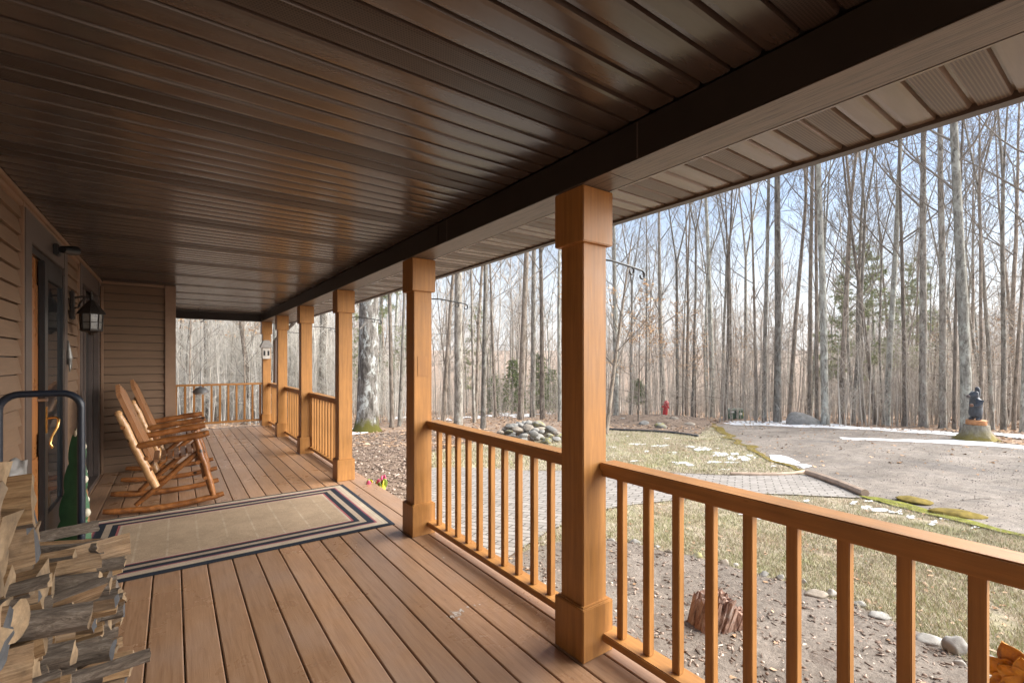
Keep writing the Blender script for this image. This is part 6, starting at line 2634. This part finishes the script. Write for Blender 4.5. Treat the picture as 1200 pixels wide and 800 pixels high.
soil_poly = [(1.9, -2.5), (1.9, 3.1)] + GP(border_px) + [(3.6, -2.5)]
mul_poly = [(1.9, 5.6), (2.4, 5.5)] + GP([(505, 548), (505, 528), (560, 516), (520, 506), (480, 505), (410, 512)]) + [(1.9, 13)]
cp_ = [chip(random.uniform(0.006, 0.018)) for _ in range(12)]
cp_ += [pebble(random.uniform(0.006, 0.014)) for _ in range(6)]
lp = [(x, y, gz(x, y) + soil_bump(x, y) + 0.004, random.uniform(0, 6.28), 1, 1, random.randrange(18)) for x, y in fill(soil_poly, 3400, 1.7, 7, 1.1, pxr=(520, 1300))]
tag(scatter('wood_chips', cp_, lp, M['chips']), 'bits of bark and grit lying on the bare soil bed', None, None, 'stuff')
cp2 = [chip(random.uniform(0.014, 0.04)) for _ in range(12)] + [pebble(random.uniform(0.012, 0.03)) for _ in range(4)]
lp = [(x, y, gz(x, y) + 0.022, random.uniform(0, 6.28), 1, 1, random.randrange(16)) for x, y in fill(mul_poly, 4500, 4, 19, 1.0, pxr=(300, 560))]
lp += [(x, y, gz(x, y) + mound_h(x, y) + 0.012, random.uniform(0, 6.28), 1.3, 1.3, random.randrange(16)) for x, y in fill(mound, 900, 9, 26, 1.0, pxr=(680, 850))]
tag(scatter('mulch_chips', cp2, lp, M['chips']), 'coarse mulch chips strewn over the brown beds', None, None, 'stuff')
gp_ = [pebble(random.uniform(0.004, 0.013)) for _ in range(10)]
lp = [(x, y, gz(x, y) + 0.014, random.uniform(0, 6.28), 1, 1, random.randrange(10)) for x, y in fill(drive, 6000, 5, 18, 0.9, pxr=(830, 1260))]
tag(scatter('driveway_grit', gp_, lp, M['grit']), 'loose stones and grit on the gravel drive', None, None, 'stuff')
fk_ = [flake(6, random.uniform(0.05, 0.11), 0.02) for _ in range(12)]
lp = []
drive_in = drive
for x, y in fill(None, 16000, 12, 48, 1.3, lambda x, y: not inside(drive, x, y) and not inside(lawn_up, x, y) and not inside(lawn_lo, x, y) and not inside(walk, x, y), pxr=(150, 1320)):
    lp.append((x, y, gz(x, y) + 0.0, random.uniform(0, 6.28), 1, 1, random.randrange(12)))
for x, y in fill(drive, 350, 8, 20, 0.7, pxr=(830, 1260)):
    lp.append((x, y, gz(x, y) + 0.015, random.uniform(0, 6.28), 0.5, 0.6, random.randrange(12)))
for x, y in fill(lawn_lo, 260, 2.2, 9, 1.2) + fill(lawn_up, 260, 5, 19, 1.0) + fill(soil_poly, 60, 1.8, 6, 1.0, pxr=(520, 1300)):
    lp.append((x, y, gz(x, y) + 0.012, random.uniform(0, 6.28), 0.3, 0.35, random.randrange(12)))
tag(scatter('fallen_leaves', fk_, lp, M['leaf_litter']), 'brown fallen leaves covering the floor of the woods and strewn on the yard', None, None, 'stuff')

# ------------------------------------------------------------------ the damp air of the woods
zmin = min(v.co.z for v in gr.data.vertices)
zmax = max(30.0, max(v.co.z for v in gr.data.vertices) + 26.0)
mb = MB()
mb.box(-345, 440, -135, 440, zmin - 1.0, zmax)
hz_m = bpy.data.materials.new('thin_haze')
hz_m.use_nodes = True
nt = hz_m.node_tree
nt.nodes.remove(nt.nodes['Principled BSDF'])
pv = N(nt, 'ShaderNodeVolumePrincipled')
pv.inputs['Color'].default_value = (0.93, 0.93, 0.94, 1)
pv.inputs['Density'].default_value = 0.0009
pv.inputs['Anisotropy'].default_value = 0.2
L(nt, pv.outputs[0], nt.nodes['Material Output'].inputs['Volume'])
tag(mb.build('haze', hz_m), 'thin pale haze hanging between the trees', None, None, 'stuff')

# ================================================================== SKY, SUN, CAMERA
W = bpy.data.worlds.new('World')
S.world = W
W.use_nodes = True
nt = W.node_tree
bg = nt.nodes['Background']
SUN_EL, SUN_AZ = R(34), R(122)      # azimuth of the sun measured clockwise from +Y
sky = N(nt, 'ShaderNodeTexSky', sky_type='NISHITA')
sky.sun_disc = False
sky.sun_elevation = SUN_EL
sky.sun_rotation = SUN_AZ
sky.air_density = 1.0
sky.dust_density = 0.3
sky.ozone_density = 2.0
tc = N(nt, 'ShaderNodeTexCoord')
spx = N(nt, 'ShaderNodeSeparateXYZ')
L(nt, tc.outputs['Generated'], spx.inputs[0])
zc = math_n(nt, 'ADD', math_n(nt, 'MAXIMUM', spx.outputs[2], 0.0), 0.18)
cb = N(nt, 'ShaderNodeCombineXYZ')
L(nt, math_n(nt, 'DIVIDE', spx.outputs[0], zc), cb.inputs[0])
L(nt, math_n(nt, 'DIVIDE', spx.outputs[1], zc), cb.inputs[1])
cl = tex_noise(nt, cb.outputs[0], 1.5, 8, 0.6, 0.4)
cover = ramp(nt, cl, [(0.46, 0.0), (0.72, 0.8)])
# thin high veil that thickens towards the skyline
veil = ramp(nt, spx.outputs[2], [(0.0, 0.95), (0.12, 0.75), (0.27, 0.25), (0.42, 0.0), (1.0, 0.1)])
cover = math_n(nt, 'MAXIMUM', cover, veil)
CLOUD = (4.5, 4.55, 4.65)
mx = N(nt, 'ShaderNodeMix', data_type='RGBA')
L(nt, cover, mx.inputs[0])
L(nt, sky.outputs[0], mx.inputs[6])
mx.inputs[7].default_value = (*CLOUD, 1)
L(nt, mx.outputs[2], bg.inputs['Color'])
bg.inputs['Strength'].default_value = 0.06

sl = bpy.data.lights.new('sun', 'SUN')
sl.energy = 4.3
sl.angle = R(75)
sl.color = (1.0, 0.96, 0.90)
so = bpy.data.objects.new('sun', sl)
COL.objects.link(so)
sd_ = Vector((math.sin(SUN_AZ) * math.cos(SUN_EL), math.cos(SUN_AZ) * math.cos(SUN_EL), math.sin(SUN_EL)))
so.rotation_euler = sd_.to_track_quat('Z', 'Y').to_euler()
so.location = (8, -8, 20)

cam = bpy.data.cameras.new('camera')
cam.sensor_width = 36.0
cam.lens = FPX / 1200 * 36.0
cam.shift_y = (HY - 400.0) / 1200.0
cam.clip_start = 0.05
cam.clip_end = 3000
co = bpy.data.objects.new('camera', cam)
COL.objects.link(co)
co.location = (0, 0, CH)
co.rotation_euler = (R(90), 0, -YAW)
S.camera = co

S.view_settings.view_transform = 'Standard'
S.view_settings.look = 'None'
S.view_settings.exposure = 1.88
S.view_settings.gamma = 1.0
S.view_settings.use_curve_mapping = False
S.cycles.max_bounces = 8
S.cycles.diffuse_bounces = 5
S.cycles.glossy_bounces = 3
S.cycles.transparent_max_bounces = 6
S.cycles.use_denoising = True
